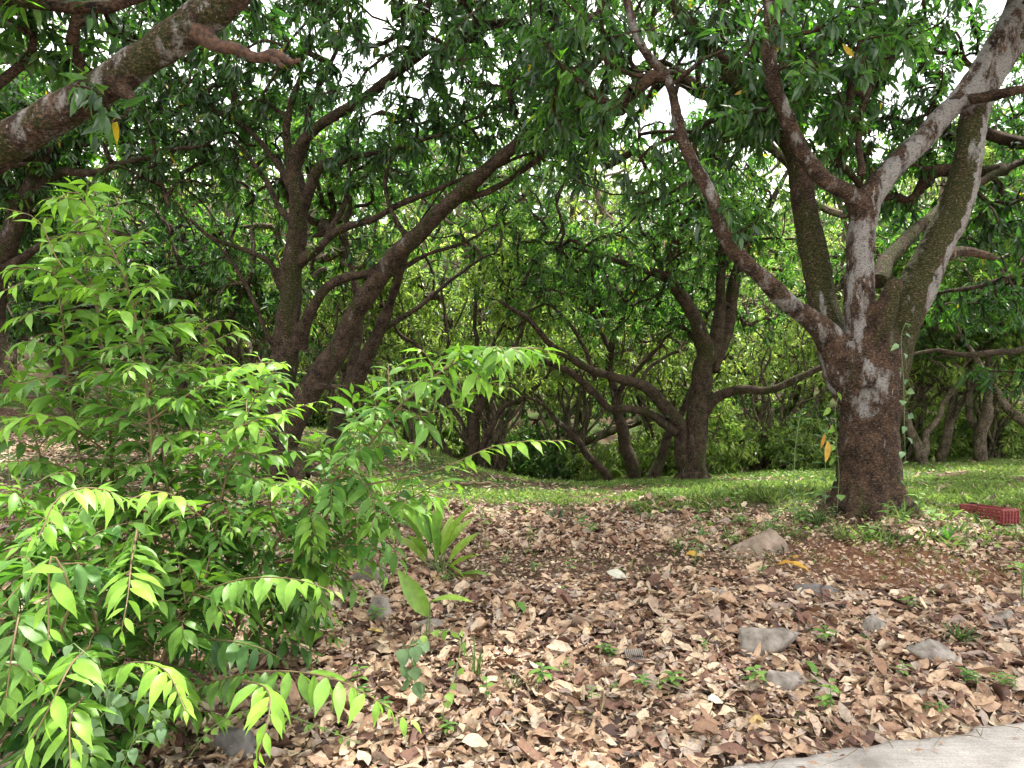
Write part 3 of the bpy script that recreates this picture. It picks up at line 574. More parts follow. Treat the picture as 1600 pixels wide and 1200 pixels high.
# ---- small fanned tree left of centre and its neighbours
rng = np.random.default_rng(7)
def fan(name, px, py, d, label, stems, crowns, n, seed, leafm, bm='bark_dark', nleaf=11, L=.15, group=None, maxd=2.2):
    rg = np.random.default_rng(seed); bb = gbase(px, py, d)
    return build_tree('mango_tree', bb, label, 'tree', [limb(s, .14, .03, rg) for s in stems], crowns, n, seed, M[bm], M[leafm], nleaf=nleaf, L=L, wr=.27, prof=FAR, sides=10, group=group, maxd=maxd)
fan('t', 738, 752, 13.5, 'small mango tree fanning from one foot into many thin stems left of centre',
    [[(735, 762, 13.5, 26), (737, 700, 13.5, 22), (742, 655, 13.4, 18), (775, 600, 13.3, 13), (800, 550, 13.2, 9), (830, 480, 13.1, 5)],
     [(736, 700, 13.5, 16), (720, 660, 13.6, 13), (690, 600, 13.7, 10), (650, 540, 13.8, 8), (610, 500, 13.9, 5), (580, 430, 14, 3)],
     [(722, 760, 13.6, 18), (700, 710, 13.6, 15), (680, 680, 13.7, 12), (640, 640, 13.8, 8), (600, 620, 14, 4)],
     [(745, 745, 13.4, 14), (755, 690, 13.4, 12), (790, 640, 13.3, 9), (830, 610, 13.2, 7), (870, 560, 13.1, 4)],
     [(735, 690, 13.5, 12), (730, 620, 13.7, 9), (745, 550, 13.9, 8), (740, 480, 14.1, 6), (755, 400, 14.3, 3)],
     [(742, 640, 13.4, 8), (765, 560, 13.6, 7), (790, 480, 13.8, 5), (800, 420, 14, 3)],
     [(690, 600, 13.7, 7), (700, 540, 13.9, 6), (690, 470, 14.1, 5), (700, 410, 14.3, 3)],
     [(770, 752, 13.2, 6), (735, 760, 13.2, 9), (712, 762, 13.2, 8)]],
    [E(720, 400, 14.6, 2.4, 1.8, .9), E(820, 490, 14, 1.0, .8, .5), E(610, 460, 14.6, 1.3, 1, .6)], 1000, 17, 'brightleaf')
fan('t', 988, 750, 14, 'slender dark mango tree leaning left behind the low spreading limbs',
    [[(995, 762, 14, 26), (985, 715, 14, 24), (968, 660, 14, 20), (958, 600, 14.1, 16), (955, 540, 14.2, 12), (975, 480, 14.3, 8), (990, 420, 14.5, 4)],
     [(962, 640, 14, 14), (975, 600, 14, 10), (1010, 560, 13.9, 7), (1050, 520, 13.8, 4)],
     [(955, 560, 14.2, 10), (930, 500, 14.4, 8), (900, 440, 14.6, 4)]],
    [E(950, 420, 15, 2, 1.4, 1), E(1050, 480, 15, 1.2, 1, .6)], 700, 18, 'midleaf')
fan('t', 955, 752, 13.2, 'thin bare stem leaning steeply to the left in front of the far foliage',
    [[(958, 762, 13.2, 18), (935, 725, 13.2, 14), (905, 690, 13.2, 12), (870, 660, 13.1, 9), (840, 630, 13, 6), (800, 600, 12.9, 3)],
     [(905, 690, 13.2, 9), (900, 640, 13.3, 7), (910, 590, 13.5, 4)]], [E(800, 570, 13.4, .9, .8, .5), E(900, 560, 14, .8, .8, .4)], 110, 19, 'brightleaf')
fan('t', 1022, 748, 13, 'short mango stem leaning right onto the centre tree',
    [[(1015, 760, 13, 24), (1035, 710, 13, 18), (1052, 670, 12.9, 14), (1075, 620, 12.9, 9), (1090, 560, 13, 5)]], [E(1090, 480, 13.8, 1.1, .9, .6)], 110, 20, 'midleaf')
# ---- right-hand background
fan('t', 1440, 745, 13.5, 'crooked mango tree seen just right of the big red brown trunk',
    [[(1450, 750, 13.5, 22), (1432, 695, 13.5, 19), (1410, 650, 13.4, 17), (1400, 600, 13.3, 13), (1420, 540, 13.3, 9), (1440, 470, 13.3, 5)],
     [(1440, 715, 13.5, 14), (1462, 660, 13.7, 10), (1490, 600, 13.9, 8), (1530, 550, 14, 4)]],
    [E(1450, 500, 14, 1.8, 1.3, .9), E(1400, 400, 14.5, 2.0, 1.6, 1.0)], 900, 21, 'midleaf', 'bark_far')
fan('t', 1475, 742, 14.5, 'pale barked mango tree with a whitish stem beyond the grass on the right',
    [[(1470, 750, 14.5, 20), (1478, 690, 14.5, 17), (1486, 640, 14.6, 16), (1480, 580, 14.7, 13), (1470, 520, 14.8, 9), (1480, 440, 15, 4)],
     [(1482, 670, 14.5, 12), (1500, 630, 14.4, 10), (1530, 590, 14.3, 7), (1560, 540, 14.2, 4)]],
    [E(1520, 460, 15, 2.2, 1.5, 1.1)], 900, 22, 'brightleaf', 'bark_far')
fan('t', 1535, 738, 14, 'dark forked mango tree near the right edge beyond the grass',
    [[(1538, 750, 14, 24), (1530, 690, 14, 22), (1540, 640, 13.9, 17), (1555, 590, 13.8, 12), (1540, 530, 13.8, 8), (1550, 460, 13.8, 4)],
     [(1530, 690, 14, 14), (1515, 640, 14.2, 12), (1518, 580, 14.4, 8), (1500, 510, 14.6, 4)],
     [(1700, 745, 12.5, 30), (1660, 720, 12.5, 26), (1600, 660, 12.6, 20), (1560, 620, 12.7, 15), (1530, 570, 12.8, 10), (1500, 520, 13, 5)]],
    [E(1600, 500, 13.8, 2.0, 1.4, .9), E(1640, 350, 14, 2.2, 1.8, 1.2)], 1100, 23, 'midleaf', 'bark_far')
fan('t', 1720, 740, 10, 'low limbed mango tree out beyond the right edge with branches reaching in',
    [[(1800, 760, 10, 50), (1790, 650, 10, 44), (1730, 580, 9.9, 26), (1640, 548, 9.7, 15), (1560, 552, 9.6, 11), (1480, 548, 9.5, 8), (1420, 555, 9.4, 5)],
     [(1790, 660, 10, 30), (1740, 500, 10, 20), (1640, 432, 9.9, 13), (1560, 440, 9.8, 9), (1480, 455, 9.7, 5)],
     [(1790, 650, 10, 40), (1800, 480, 10, 34), (1780, 300, 10.2, 24), (1720, 120, 10.4, 12)]],
    [E(1560, 470, 10.2, 1.3, 1.0, .42), E(1650, 330, 10.2, 1.4, 1.2, .8), E(1800, 150, 10.4, 2.2, 2, 1.5), E(1600, 590, 10, .9, .7, .25)], 1300, 24, 'mango', maxd=1.8)
# ---- left background
fan('t', 285, 690, 13, 'slim mango tree behind the sapling with arching bare branches',
    [[(285, 700, 13, 24), (290, 620, 13, 20), (275, 540, 13, 15), (300, 480, 13, 12), (280, 410, 13, 8), (250, 340, 13, 4)],
     [(290, 600, 13, 12), (330, 540, 13, 9), (370, 480, 13, 7), (400, 400, 13, 4)],
     [(283, 560, 13, 10), (230, 520, 13, 8), (170, 500, 13, 5), (110, 480, 13, 3)]],
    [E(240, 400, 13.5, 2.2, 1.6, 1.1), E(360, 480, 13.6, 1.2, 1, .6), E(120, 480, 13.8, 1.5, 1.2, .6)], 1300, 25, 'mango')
fan('t', 130, 670, 15, 'dark mango tree far behind the sapling on the left slope',
    [[(130, 690, 15, 26), (120, 610, 15, 22), (150, 540, 15, 15), (130, 470, 15, 9), (160, 400, 15, 4)],
     [(122, 620, 15, 14), (70, 560, 15, 10), (20, 520, 15, 6)], [(130, 580, 15, 10), (200, 560, 15, 7), (260, 530, 15, 4)]],
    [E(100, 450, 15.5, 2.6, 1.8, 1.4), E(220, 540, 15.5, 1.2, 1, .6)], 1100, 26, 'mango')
# ---- repeated trees further off
def proto_tree(seed, leafm, L, ntar, nleaf, hgt=6.0):
    rg = np.random.default_rng(seed); limbs = []
    ns = rg.integers(3, 6); cs = []
    for k in range(ns):
        a = 2 * PI * (k + rg.random() * .6) / ns; p = [(0, 0, -.2, .16)]; q = np.array((0, 0, .3 + rg.random() * .6)); p.append((*q, .13)); d = np.array((math.cos(a) * .55, math.sin(a) * .55, 1.0))
        for s in range(5):
            d = norm(d + rg.normal(0, .28, 3)); d[2] = max(d[2], .35); q = q + d * hgt / 6.5; p.append((*q, .11 * (1 - s / 5.6)))
        limbs.append(wpts(p, .25)); cs.append((q - np.array((0, 0, .5)), (hgt * .27, hgt * .27, hgt * .2)))
        if k < 3: cs.append((np.array((math.cos(a) * 1.6, math.sin(a) * 1.6, hgt * .34)), (hgt * .2, hgt * .2, hgt * .14)))
    cs.append((np.array((0, 0, hgt * .6)), (hgt * .33, hgt * .33, hgt * .2)))
    r = build_tree('mango_tree', (0, 0, 0), 'mango tree', 'tree', limbs, cs, ntar, seed, M['bark_far'], M[leafm], nleaf=nleaf, L=L, wr=.3, prof=FAR, sides=8, disp=0, r0=.0095)
    return r
def copy_tree(root, loc, rz, s, label, group, leafm=None):
    r = root.copy(); COL.objects.link(r); r.location = loc; r.rotation_euler = (0, 0, rz); r.scale = (s, s, s); r['label'] = label; r['group'] = group
    for ch in root.children:
        c = ch.copy(); COL.objects.link(c); c.parent = r
        if leafm and c.name.startswith('crown'):
            c.material_slots[0].link = 'OBJECT'; c.material_slots[0].material = M[leafm]
    return r
protos = [proto_tree(101, 'midleaf', .115, 1350, 14), proto_tree(102, 'brightleaf', .115, 1250, 14), proto_tree(103, 'midleaf', .12, 1350, 14), proto_tree(104, 'brightleaf', .125, 1200, 14, 5)]
rg = np.random.default_rng(77)
rowA = [(-12.5, 18, 1.5), (-9.5, 15.5, 1.45), (-6.2, 17.5, 1.45), (-3.4, 20.5, 1.15), (-.8, 18.5, .8), (1.6, 20.6, 1.1), (4.0, 18.4, .9), (6.6, 19.5, 1.25), (9.2, 17, 1.45), (11.6, 18, 1.5)]
rowB = [(x + rg.normal(0, .7), 24 + rg.normal(0, 1.2), rg.uniform(1.6, 2.2)) for x in np.arange(-17, 20, 5.6)]
rowC = [(x + rg.normal(0, 1), 33 + rg.normal(0, 2), rg.uniform(1.4, 1.9)) for x in np.arange(-24, 27, 5.2)]
rowD = [(x + rg.normal(0, 1.5), 47 + rg.normal(0, 3), rg.uniform(1.7, 2.2)) for x in np.arange(-34, 37, 7)]
first = set()
ORD = ['leftmost', 'second from the left', 'third from the left', 'fourth from the left', 'fifth from the left', 'sixth from the left', 'fourth from the right', 'third from the right', 'second from the right', 'rightmost']
for row, lab, gp in ((rowA, 'leafy mango tree just behind the grassy crest', 'mango trees behind the grassy crest'),
                     (rowB, 'mango tree deeper in the grove seen between the nearer stems', 'mango trees deeper in the grove'),
                     (rowC, 'sunlit mango tree on the rising slope beyond the grove', 'mango trees on the slope beyond'),
                     (rowD, 'distant tree high on the far hillside below the sky', 'trees on the far hillside')):
    for n_, (x, y, s) in enumerate(sorted(row, key=lambda q: q[0])):
        L_ = lab + (', ' + ORD[n_] + ' of its row' if row is rowA else '')
        k = int(rg.integers(0, 4)); z = float(tz(x, y)) - .05; rz = rg.random() * 6.28
        lm_ = ['midleaf', 'brightleaf'][int(rg.random() < (.55 if y < 30 else .85))]  # the sunlight-tinted leaf colour is picked more often further off
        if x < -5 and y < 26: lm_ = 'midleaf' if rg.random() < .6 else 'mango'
        if k not in first:
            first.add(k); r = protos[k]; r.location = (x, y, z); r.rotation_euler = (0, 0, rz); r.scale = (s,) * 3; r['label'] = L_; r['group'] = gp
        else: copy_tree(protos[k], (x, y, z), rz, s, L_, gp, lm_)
def thicket(seed):
    rg_ = np.random.default_rng(seed); limbs = []
    for k in range(15):
        a = rg_.random() * 6.28; e = rg_.uniform(.3, 1.5); h_ = rg_.uniform(2.2, 4.0); p = [(rg_.normal(0, .15), rg_.normal(0, .15), -.2, .045)]; q = np.array(p[0][:3])
        for s in range(6):
            f = (s + 1) / 6; p.append((math.cos(a) * e * f ** .8 + rg_.normal(0, .1), math.sin(a) * e * f ** .8 + rg_.normal(0, .1), h_ * f, .04 * (1 - f * .8)))
        limbs.append(wpts(p, .2))
    r_ = build_tree('slender_tree', (0, 0, 0), 'tree', 'tree', limbs, [(np.array((0, 0, 3.4)), (1.7, 1.5, .8)), (np.array((0, 0, 2.4)), (1.6, 1.5, .6))], 420, seed, M['bark_far'], M['brightleaf'], nleaf=9, L=.13, wr=.3, prof=FAR, sides=6, disp=0); return r_
tk = thicket(301)
for i, (x, y, s, lab) in enumerate([(-1.9, 14.6, 1.0, 'many stemmed slender tree behind the fanned tree'), (-.4, 15.6, 1.1, 'many stemmed slender tree in the gap right of the fanned tree'), (-3.4, 15.4, 1.1, 'many stemmed slender tree behind the leaning limb of the dark tree'),
        (5.4, 15.2, 1.0, 'many stemmed slender tree left of the big red brown trunk'), (8.2, 15.6, 1.05, 'many stemmed slender tree right of the big red brown trunk'), (9.8, 14.9, .9, 'many stemmed slender tree near the right edge'), (1.4, 16.2, 1.1, 'many stemmed slender tree behind the slender leaning tree'), (3.5, 16, 1.0, 'many stemmed slender tree behind the centre tree'), (-5.5, 15, 1.0, 'many stemmed slender tree behind the tall sapling')]):
    z = float(tz(x, y)) - .05
    if i == 0: tk.location = (x, y, z); tk['label'] = lab; tk['group'] = 'many stemmed slender trees behind the crest'
    else: copy_tree(tk, (x, y, z), i * 1.3, s, lab, 'many stemmed slender trees behind the crest')
# understory bushes at the crest
def proto_bush(seed, leafm):
    rg_ = np.random.default_rng(seed); limbs = []
    for k in range(7):
        a = rg_.random() * 6.28; e = rg_.uniform(.4, 1.0); limbs.append(wpts([(0, 0, -.1, .02), (math.cos(a) * e * .4, math.sin(a) * e * .4, .6, .014), (math.cos(a) * e, math.sin(a) * e, 1.3, .006)], .15))
    r = build_tree('understory_bush', (0, 0, 0), 'bush', 'bush', limbs, [(np.array((0, 0, .75)), (1.15, 1.0, .8))], 260, seed, M['bark_far'], M[leafm], nleaf=10, L=.15, prof=FAR, sides=5, disp=0, wr=.34)
    r.children[0].name = 'stems'; return r
bp_ = [proto_bush(201, 'midleaf'), proto_bush(202, 'brightleaf')]
used = set()
for i in range(58):
    x = (-6.5 + i * .62 if i < 34 else -11 + (i - 34) * 1.05) + rg.normal(0, .2); y = 14.8 + rg.random() * 2.4 + (0.4 if x < -2 else 0) + (4.5 if i >= 34 else 0); k = i % 2; s = rg.uniform(.55, 1.15)
    z = float(tz(x, y)) - .02
    lab, gp = 'leafy understory bush in the shade behind the crest of the grass', 'understory bushes behind the crest'
    if k not in used:
        used.add(k); r = bp_[k]; r.location = (x, y, z); r.scale = (s,) * 3; r['label'] = lab; r['group'] = gp
    else: copy_tree(bp_[k], (x, y, z), rg.random() * 6.28, s, lab, gp, ['midleaf', 'brightleaf', 'brightleaf'][int(rg.integers(0, 3))])  # weighted to the paler leaf, its colour standing in for light under the canopy

# ================================================================== GROUND COVER
m, t, o = newmat('dry_leaf')
rm = ramp(t, [(0, (.045, .025, .020)), (.15, (.16, .080, .055)), (.26, (.25, .145, .09)), (.45, (.38, .25, .16)), (.66, (.51, .37, .25)), (.76, (.27, .20, .165)), (.82, (.38, .31, .25)), (.955, (.53, .41, .28)), (.995, (.62, .52, .37)), (1, (.55, .40, .12))], attr(t, 'rnd').outputs['Fac'])
g = N_(t, 'ShaderNodeTexCoord'); n1 = N_(t, 'ShaderNodeTexNoise', Scale=45.0, Detail=5.0, Roughness=.7); t.links.new(g.outputs['Object'], n1.inputs['Vector'])
v_ = ramp(t, [(.3, (.45, .42, .40)), (.5, (.95, .95, .95)), (.7, (1.2, 1.15, 1.1))], n1.outputs['Fac']); c2 = mixrgb(t, .85, rm.outputs['Color'], v_.outputs['Color'], 'MULTIPLY')
b = N_(t, 'ShaderNodeBsdfPrincipled', Roughness=.62); b.inputs['Specular IOR Level'].default_value = .35; t.links.new(c2, b.inputs['Base Color'])
n2 = N_(t, 'ShaderNodeTexNoise', Scale=140.0, Detail=3.0); t.links.new(g.outputs['Object'], n2.inputs['Vector'])
bp = N_(t, 'ShaderNodeBump', Strength=.5, Distance=.003); t.links.new(n2.outputs['Fac'], bp.inputs['Height']); t.links.new(bp.outputs[0], b.inputs['Normal'])
tr = N_(t, 'ShaderNodeBsdfTranslucent'); t.links.new(c2, tr.inputs['Color']); mx = N_(t, 'ShaderNodeMixShader'); mx.inputs[0].default_value = .12
t.links.new(b.outputs[0], mx.inputs[1]); t.links.new(tr.outputs[0], mx.inputs[2]); t.links.new(mx.outputs[0], o.inputs['Surface'])
M['dry'] = m
M['grass'] = leafmat('grass_blade', [(0, (.055, .09, .03)), (.5, (.105, .165, .055)), (.85, (.21, .25, .10)), (1, (.40, .34, .16))], (.3, .42, .1), (1.5, 1.7, 1.0), .35, .5, .3)
M['weed'] = leafmat('weed_leaf', [(0, (.05, .13, .03)), (1, (.12, .25, .05))], (.3, .42, .07), (1.7, 1.9, 1.0), .32, .45, .35)
M['broad'] = leafmat('blade_leaf', [(0, (.07, .18, .03)), (1, (.16, .32, .05))], (.35, .45, .07), (1.6, 1.8, 1.0), .35, .38, .4)
M['greyleaf'] = leafmat('grey_vine_leaf', [(0, (.07, .13, .07)), (1, (.14, .22, .12))], (.2, .3, .12), (1.5, 1.7, 1.2), .25, .6, .25)
M['yellow'] = leafmat('yellow_leaf', [(0, (.40, .20, .03)), (1, (.52, .34, .05))], (.5, .4, .05), (1.2, 1.2, 1.0), .25, .45, .3)
rg = np.random.default_rng(5)
def dgrass(x): return np.interp(x, [-6, -3.6, -2.6, -1.3, -.6, .3, 1.2, 2.7, 4.2, 7], [13.5, 12.5, 9.2, 8.5, 7.6, 6.9, 6.3, 5.75, 5.3, 5.0])
trunks = [(B0[0], B0[1], .30), (B1[0], B1[1], .3)]
def clear(x, y):
    k = np.ones(len(x), bool)
    for a, b_, r in trunks: k &= (x - a) ** 2 + (y - b_) ** 2 > r * r
    return k
def scatter(n, x0, x1, y0, y1): return rg.uniform(x0, x1, n), rg.uniform(y0, y1, n)
def infr(x, y, mgn=1.25): return np.abs(x) < .70 * y * mgn + .9
def tnorm(x, y):
    e = .05; return norm(np.stack([-(tz(x + e, y) - tz(x - e, y)) / (2 * e), -(tz(x, y + e) - tz(x, y - e)) / (2 * e), np.ones_like(x)], -1))
def litter(mb, x, y, L, prof, zlo, zhi, tilt=.35, wr=(.22, .5)):
    n = len(x); z = tz(x, y) + rg.uniform(zlo, zhi, n); N = tnorm(x, y)
    a = rg.random(n) * 2 * PI; d = np.stack([np.cos(a), np.sin(a), np.zeros(n)], -1) + rg.normal(0, tilt * .7, (n, 1)) * np.array((0, 0, 1.0))
    d = norm(d - N * (d * N).sum(1, keepdims=True) * .8); up = norm(N + rg.normal(0, tilt, (n, 3)))
    ln = L * np.clip(rg.lognormal(0, .36, n), .35, 1.6); flip = rg.random(n) < .5
    curl = rg.normal(.0, .3, n); p = np.stack([x, y, z], -1) - d * (ln / 2)[:, None]; p[:, 2] += .006
    leaves(mb, p, d, up, ln, ln * rg.uniform(*wr, n), prof, droop=curl * .8, fold=rg.normal(.12, .6, n), a=rg.random(n), wave=.13 if prof is not FAR else 0, rng=rg)
mb = MB()
x, y = scatter(74000, -6.5, 8, 1.6, 7.5); k = (y > edge_y(x) + .01) & infr(x, y) & clear(x, y) & (rg.random(len(x)) < np.where(y > dgrass(x), .30, 1.0)) ; x, y = x[k], y[k]
bare = vnoise(np.c_[x * .8, y * .8, x * 0], 91) + 1.1 * np.exp(-((x - 2.9) ** 2 / 1.1 + (y - 4.95) ** 2 / .10)); bare = bare + .75 * np.clip(1 - (y - edge_y(x)) / .45, 0, 1) * (x > .6) * rg.random(len(x)); k = bare < .68; x, y = x[k], y[k]
litter(mb, x, y, .088, [(.16, .62), (.38, 1.0), (.62, .95), (.84, .5)], .0, .035, .30, (.26, .56))
x, y = scatter(103000, -6.5, 8, 1.6, 6.5); k = (y > edge_y(x) - .03) & infr(x, y) & clear(x, y); x, y = x[k], y[k]
litter(mb, x, y, .032, FAR, .0, .05, .5, (.3, .75))
x, y = scatter(62000, -12, 11, 6.8, 15); k = infr(x, y) & clear(x, y) & (rg.random(len(x)) < np.where(y > dgrass(x), .22, 1.0)); x, y = x[k], y[k]
litter(mb, x, y, .085, FAR, .0, .015, .12)
x, y = scatter(4200, -1, 5, 1.8, 4); k = (y < edge_y(x)) & (y > edge_y(x) - .28 * rg.random(len(x)) ** 2.2); x, y = x[k], y[k]
n = len(x); z = .012 + rg.uniform(0, .01, n); a = rg.random(n) * 6.28; d = np.stack([np.cos(a), np.sin(a), rg.normal(0, .1, n)], -1)
leaves(mb, np.stack([x, y, z], -1), d, norm(np.array((0, 0, 1.)) + rg.normal(0, .2, (n, 3))), rg.uniform(.012, .06, n), rg.uniform(.008, .02, n), FAR, droop=rg.normal(0, .2, n), fold=.3, a=rg.random(n))
lo = link('leaf_litter', mb.mesh('leaf_litter'), M['dry']); tag(lo, 'thick layer of curled brown fallen mango leaves on the ground', 'leaf litter', kind='stuff')
# small dry twigs and straw through the litter
mb = MB(); x, y = scatter(2600, -3, 5, 2.0, 7); k = (y > edge_y(x) - .12) & infr(x, y); x, y = x[k], y[k]; z = tz(x, y)
for i in range(len(x)):
    a = rg.random() * 6.28; L = rg.uniform(.05, .22) * (2 if rg.random() < .08 else 1); d = np.array((math.cos(a), math.sin(a), rg.normal(0, .12))); q = np.array((x[i], y[i], max(z[i], .005) + .03))
    tube(mb, np.array([q, q + d * L * .5 + rg.normal(0, .012, 3), q + d * L]), np.array([1, .8, .4]) * rg.uniform(.0009, .0024), 3, cap=False, a=rg.random())
tw = link('twig_litter', mb.mesh('twig_litter'), M['stem']); tag(tw, 'thin dry twigs and straw strewn through the fallen leaves', 'twigs', kind='stuff')
# grass
mb = MB()
def blades(x, y, h, wd, lean=.5):
    n = len(x); z = tz(x, y); a = rg.random(n) * 6.28; s = rg.uniform(.1, lean, n); d = norm(np.stack([np.cos(a) * s, np.sin(a) * s, np.ones(n)], -1)); b_ = a + rg.normal(0, .5, n)
    up = np.stack([-np.cos(b_), -np.sin(b_), np.full(n, .3)], -1); leaves(mb, np.stack([x, y, z], -1), d, up, h, wd, FAR, droop=rg.uniform(.1, .6, n), fold=.3, a=np.clip(rg.normal(.5, .25, n), 0, 1), b=rg.random(n) ** 3)
x, y = scatter(430000, -6.5, 12, 4.6, 15.5); pn = fbm(np.c_[x * 1.1, y * 1.1, x * 0], 33, 3); dg = dgrass(x)
pr = 1 / (1 + np.exp(-(y - dg - .1) * 1.7)) * (pn > -.22 + .5 * (x < -1) * (y > 0) - .35 * ((x > 2.5) | (y > 10.5)) ) ; k = infr(x, y) & (rg.random(len(x)) < pr * .9) & clear(x, y); x, y = x[k], y[k]
blades(x, y, rg.uniform(.025, .075, len(x)) * (1 + .7 * (pn[k] > .4)), rg.uniform(.006, .013, len(x)), .9)
# tufts round the foot of the big tree and on the sunny right
cx, cyy = scatter(170, 1.0, 6.5, 4.9, 8.5); kk = (cyy > dgrass(cx) - .5); cx, cyy = cx[kk], cyy[kk]; idx = np.repeat(np.arange(len(cx)), 26)
x = cx[idx] + rg.normal(0, .05, len(idx)); y = cyy[idx] + rg.normal(0, .05, len(idx)); k = clear(x, y); x, y = x[k], y[k]
blades(x, y, rg.uniform(.06, .17, len(x)), rg.uniform(.006, .012, len(x)), .8)
gs = link('grass', mb.mesh('grass'), M['grass']); tag(gs, 'short green grass covering the level ground under the trees', 'grass', kind='stuff')
mb = MB(); x, y = scatter(26000, -7, 8, 5.0, 15); pn = fbm(np.c_[x * 1.6, y * 1.6, x * 0], 53, 2); k = infr(x, y) & clear(x, y) & (y > dgrass(x) - .5) & (pn > .05); x, y = x[k], y[k]; n = len(x)
a = rg.random(n) * 6.28; leaves(mb, np.stack([x, y, tz(x, y) + rg.uniform(.02, .07, n)], -1), np.stack([np.cos(a), np.sin(a), rg.normal(.1, .3, n)], -1), norm(np.array((0, 0, 1.)) + rg.normal(0, .35, (n, 3))), rg.uniform(.03, .07, n), rg.uniform(.018, .04, n), FAR, droop=.2, fold=.25, a=rg.random(n), b=rg.random(n) ** 2)
gc = link('ground_cover', mb.mesh('ground_cover'), M['weed']); tag(gc, 'low broad leaved ground cover mixed into the grass', 'ground cover', kind='stuff')

# ================================================================== SHRUBS
def shoot(sm, lm_, pts, r, f0=.2, sp=.028, L=.085, age=.3, roll=None, wr=.315, hang=.25, rng=None, side=None, tipage=.9, a0=None):
    pts = np.asarray(pts); seg = np.r_[0, np.cumsum(np.linalg.norm(np.diff(pts, axis=0), axis=1))]; tot = seg[-1]
    tube(sm, pts, np.linspace(r, r * .35, len(pts)), 5, cap=False)
    s = np.arange(f0 * tot, tot, sp); s = np.r_[s, tot]; n = len(s)
    p = np.stack([np.interp(s, seg, pts[:, k]) for k in range(3)], -1); T = norm(np.stack([np.interp(np.minimum(s + .01, tot), seg, pts[:, k]) - np.interp(np.minimum(s + .01, tot) - .02, seg, pts[:, k]) for k in range(3)], -1))
    up = np.array((0, 0, 1.0)) if roll is None else np.asarray(roll, float)
    S = norm(np.cross(T, up) + 1e-4); sg = np.where(np.arange(n) % 2, 1.0, -1.0)[:, None]
    U = np.cross(S, T)
    sp_n = 0; fr = s / tot; prof = np.clip(.62 + .9 * fr, 0, 1) * np.clip(1.0 - .55 * np.clip((fr - .75) / .25, 0, 1), .4, 1)
    dr = T * (.45 + .35 * fr[:, None]) + S * sg * .85 + np.array((0, 0, -1.0)) * (hang * rng.uniform(.5, 1.6, n))[:, None] + rng.normal(0, .24, (n, 3)); dr[-1] = T[-1] + (0, 0, -.25)
    up2 = norm(U * .8 + np.array((0, 0, .7)) + rng.normal(0, .28, (n, 3)))
    ag = np.clip(age * .5 + age * tipage * np.clip((fr - .35) / .6, 0, 1) + rng.normal(0, .06, n), 0, 1)
    ln = L * prof * rng.uniform(.7, 1.2, n) * np.where(rng.random(n) < .06, .45, 1); aa = rng.random() if a0 is None else a0
    leaves(lm_, p + S * sg * .003, dr, up2, ln, ln * wr * rng.uniform(.9, 1.1, n), OVATE, droop=rng.uniform(.12, .5, n), fold=rng.uniform(.12, .35, n), a=np.clip(aa * .6 + rng.random(n) * .4, 0, 1), b=ag, wave=.03, rng=rng)
def arc(p0, d, L, droop, n=9, rng=None):
    p = [np.asarray(p0, float)]; d = norm(np.asarray(d, float))
    for k in range(n): p.append(p[-1] + d * L / n); d = norm(d + np.array((0, 0, -droop / n)) + rng.normal(0, .05, 3))
    return np.array(p)
def shrub(base, label, stems, sprays, seed, dens=11, cat='shrub', bright=.5, Lr=(.16, .5), leafL=.082, f_lo=.2):
    rng = np.random.default_rng(seed); root = empty('leafy_shrub', base, label, cat); sm, lf = MB(), MB()
    for st in stems:
        w_ = np.array([P(*q[:3]) for q in st]); c = catmull(w_, .05); tot = len(c); r0 = .0085 * (len(c) * .05) ** .5
        tube(sm, c, np.linspace(r0, .0018, tot), 6, cap=False)
        k0 = int(tot * f_lo); nsh = int(tot * .05 * (1 - f_lo) * dens); az = rng.random() * 6.28
        for i in range(nsh):
            f = (i + rng.random() * .6) / nsh; j = int(k0 + (tot - 1 - k0) * f); T = norm(c[min(j + 1, tot - 1)] - c[max(j - 1, 0)]); az += 2.4 + rng.normal(0, .35)
            rad = np.array((math.cos(az), math.sin(az), 0)); rad = norm(rad - T * (rad @ T)); L = (Lr[1] * (1 - f) + Lr[0] * f) * rng.uniform(.7, 1.25)
            d = rad * 1.0 + T * rng.uniform(.4, .95) + np.array((0, 0, .15))
            pp = arc(c[j], d, L, rng.uniform(.5, 1.3), rng=rng)
            lowf = pp[-1][2]; ag = np.clip(rng.beta(1.6, 2.0) * bright * 1.7 + .25 * f, 0, 1)
            shoot(sm, lf, pp, .0032, .18, rng.uniform(.020, .028), leafL * rng.uniform(.85, 1.15), ag, rng=rng)
        e = c[int(tot * .62):]; shoot(sm, lf, e, .003, .05, .03, leafL * .95, .75, roll=(math.cos(az), math.sin(az), .6), rng=rng)
    for sp_ in sprays:
        c = catmull(np.array([P(*q) for q in sp_[0]]), .04); o_ = dict(age=.8, L=leafL, sp=.026); o_.update(sp_[1]); shoot(sm, lf, c, .0045, rng=rng, **o_)
    b = np.asarray(base, float)
    link('stems', sm.mesh('stems', origin=b), M['stem'], root); link('foliage', lf.mesh('foliage', origin=b), M['shrub'], root); return root
bA = gbase(225, 1090, 3.3)
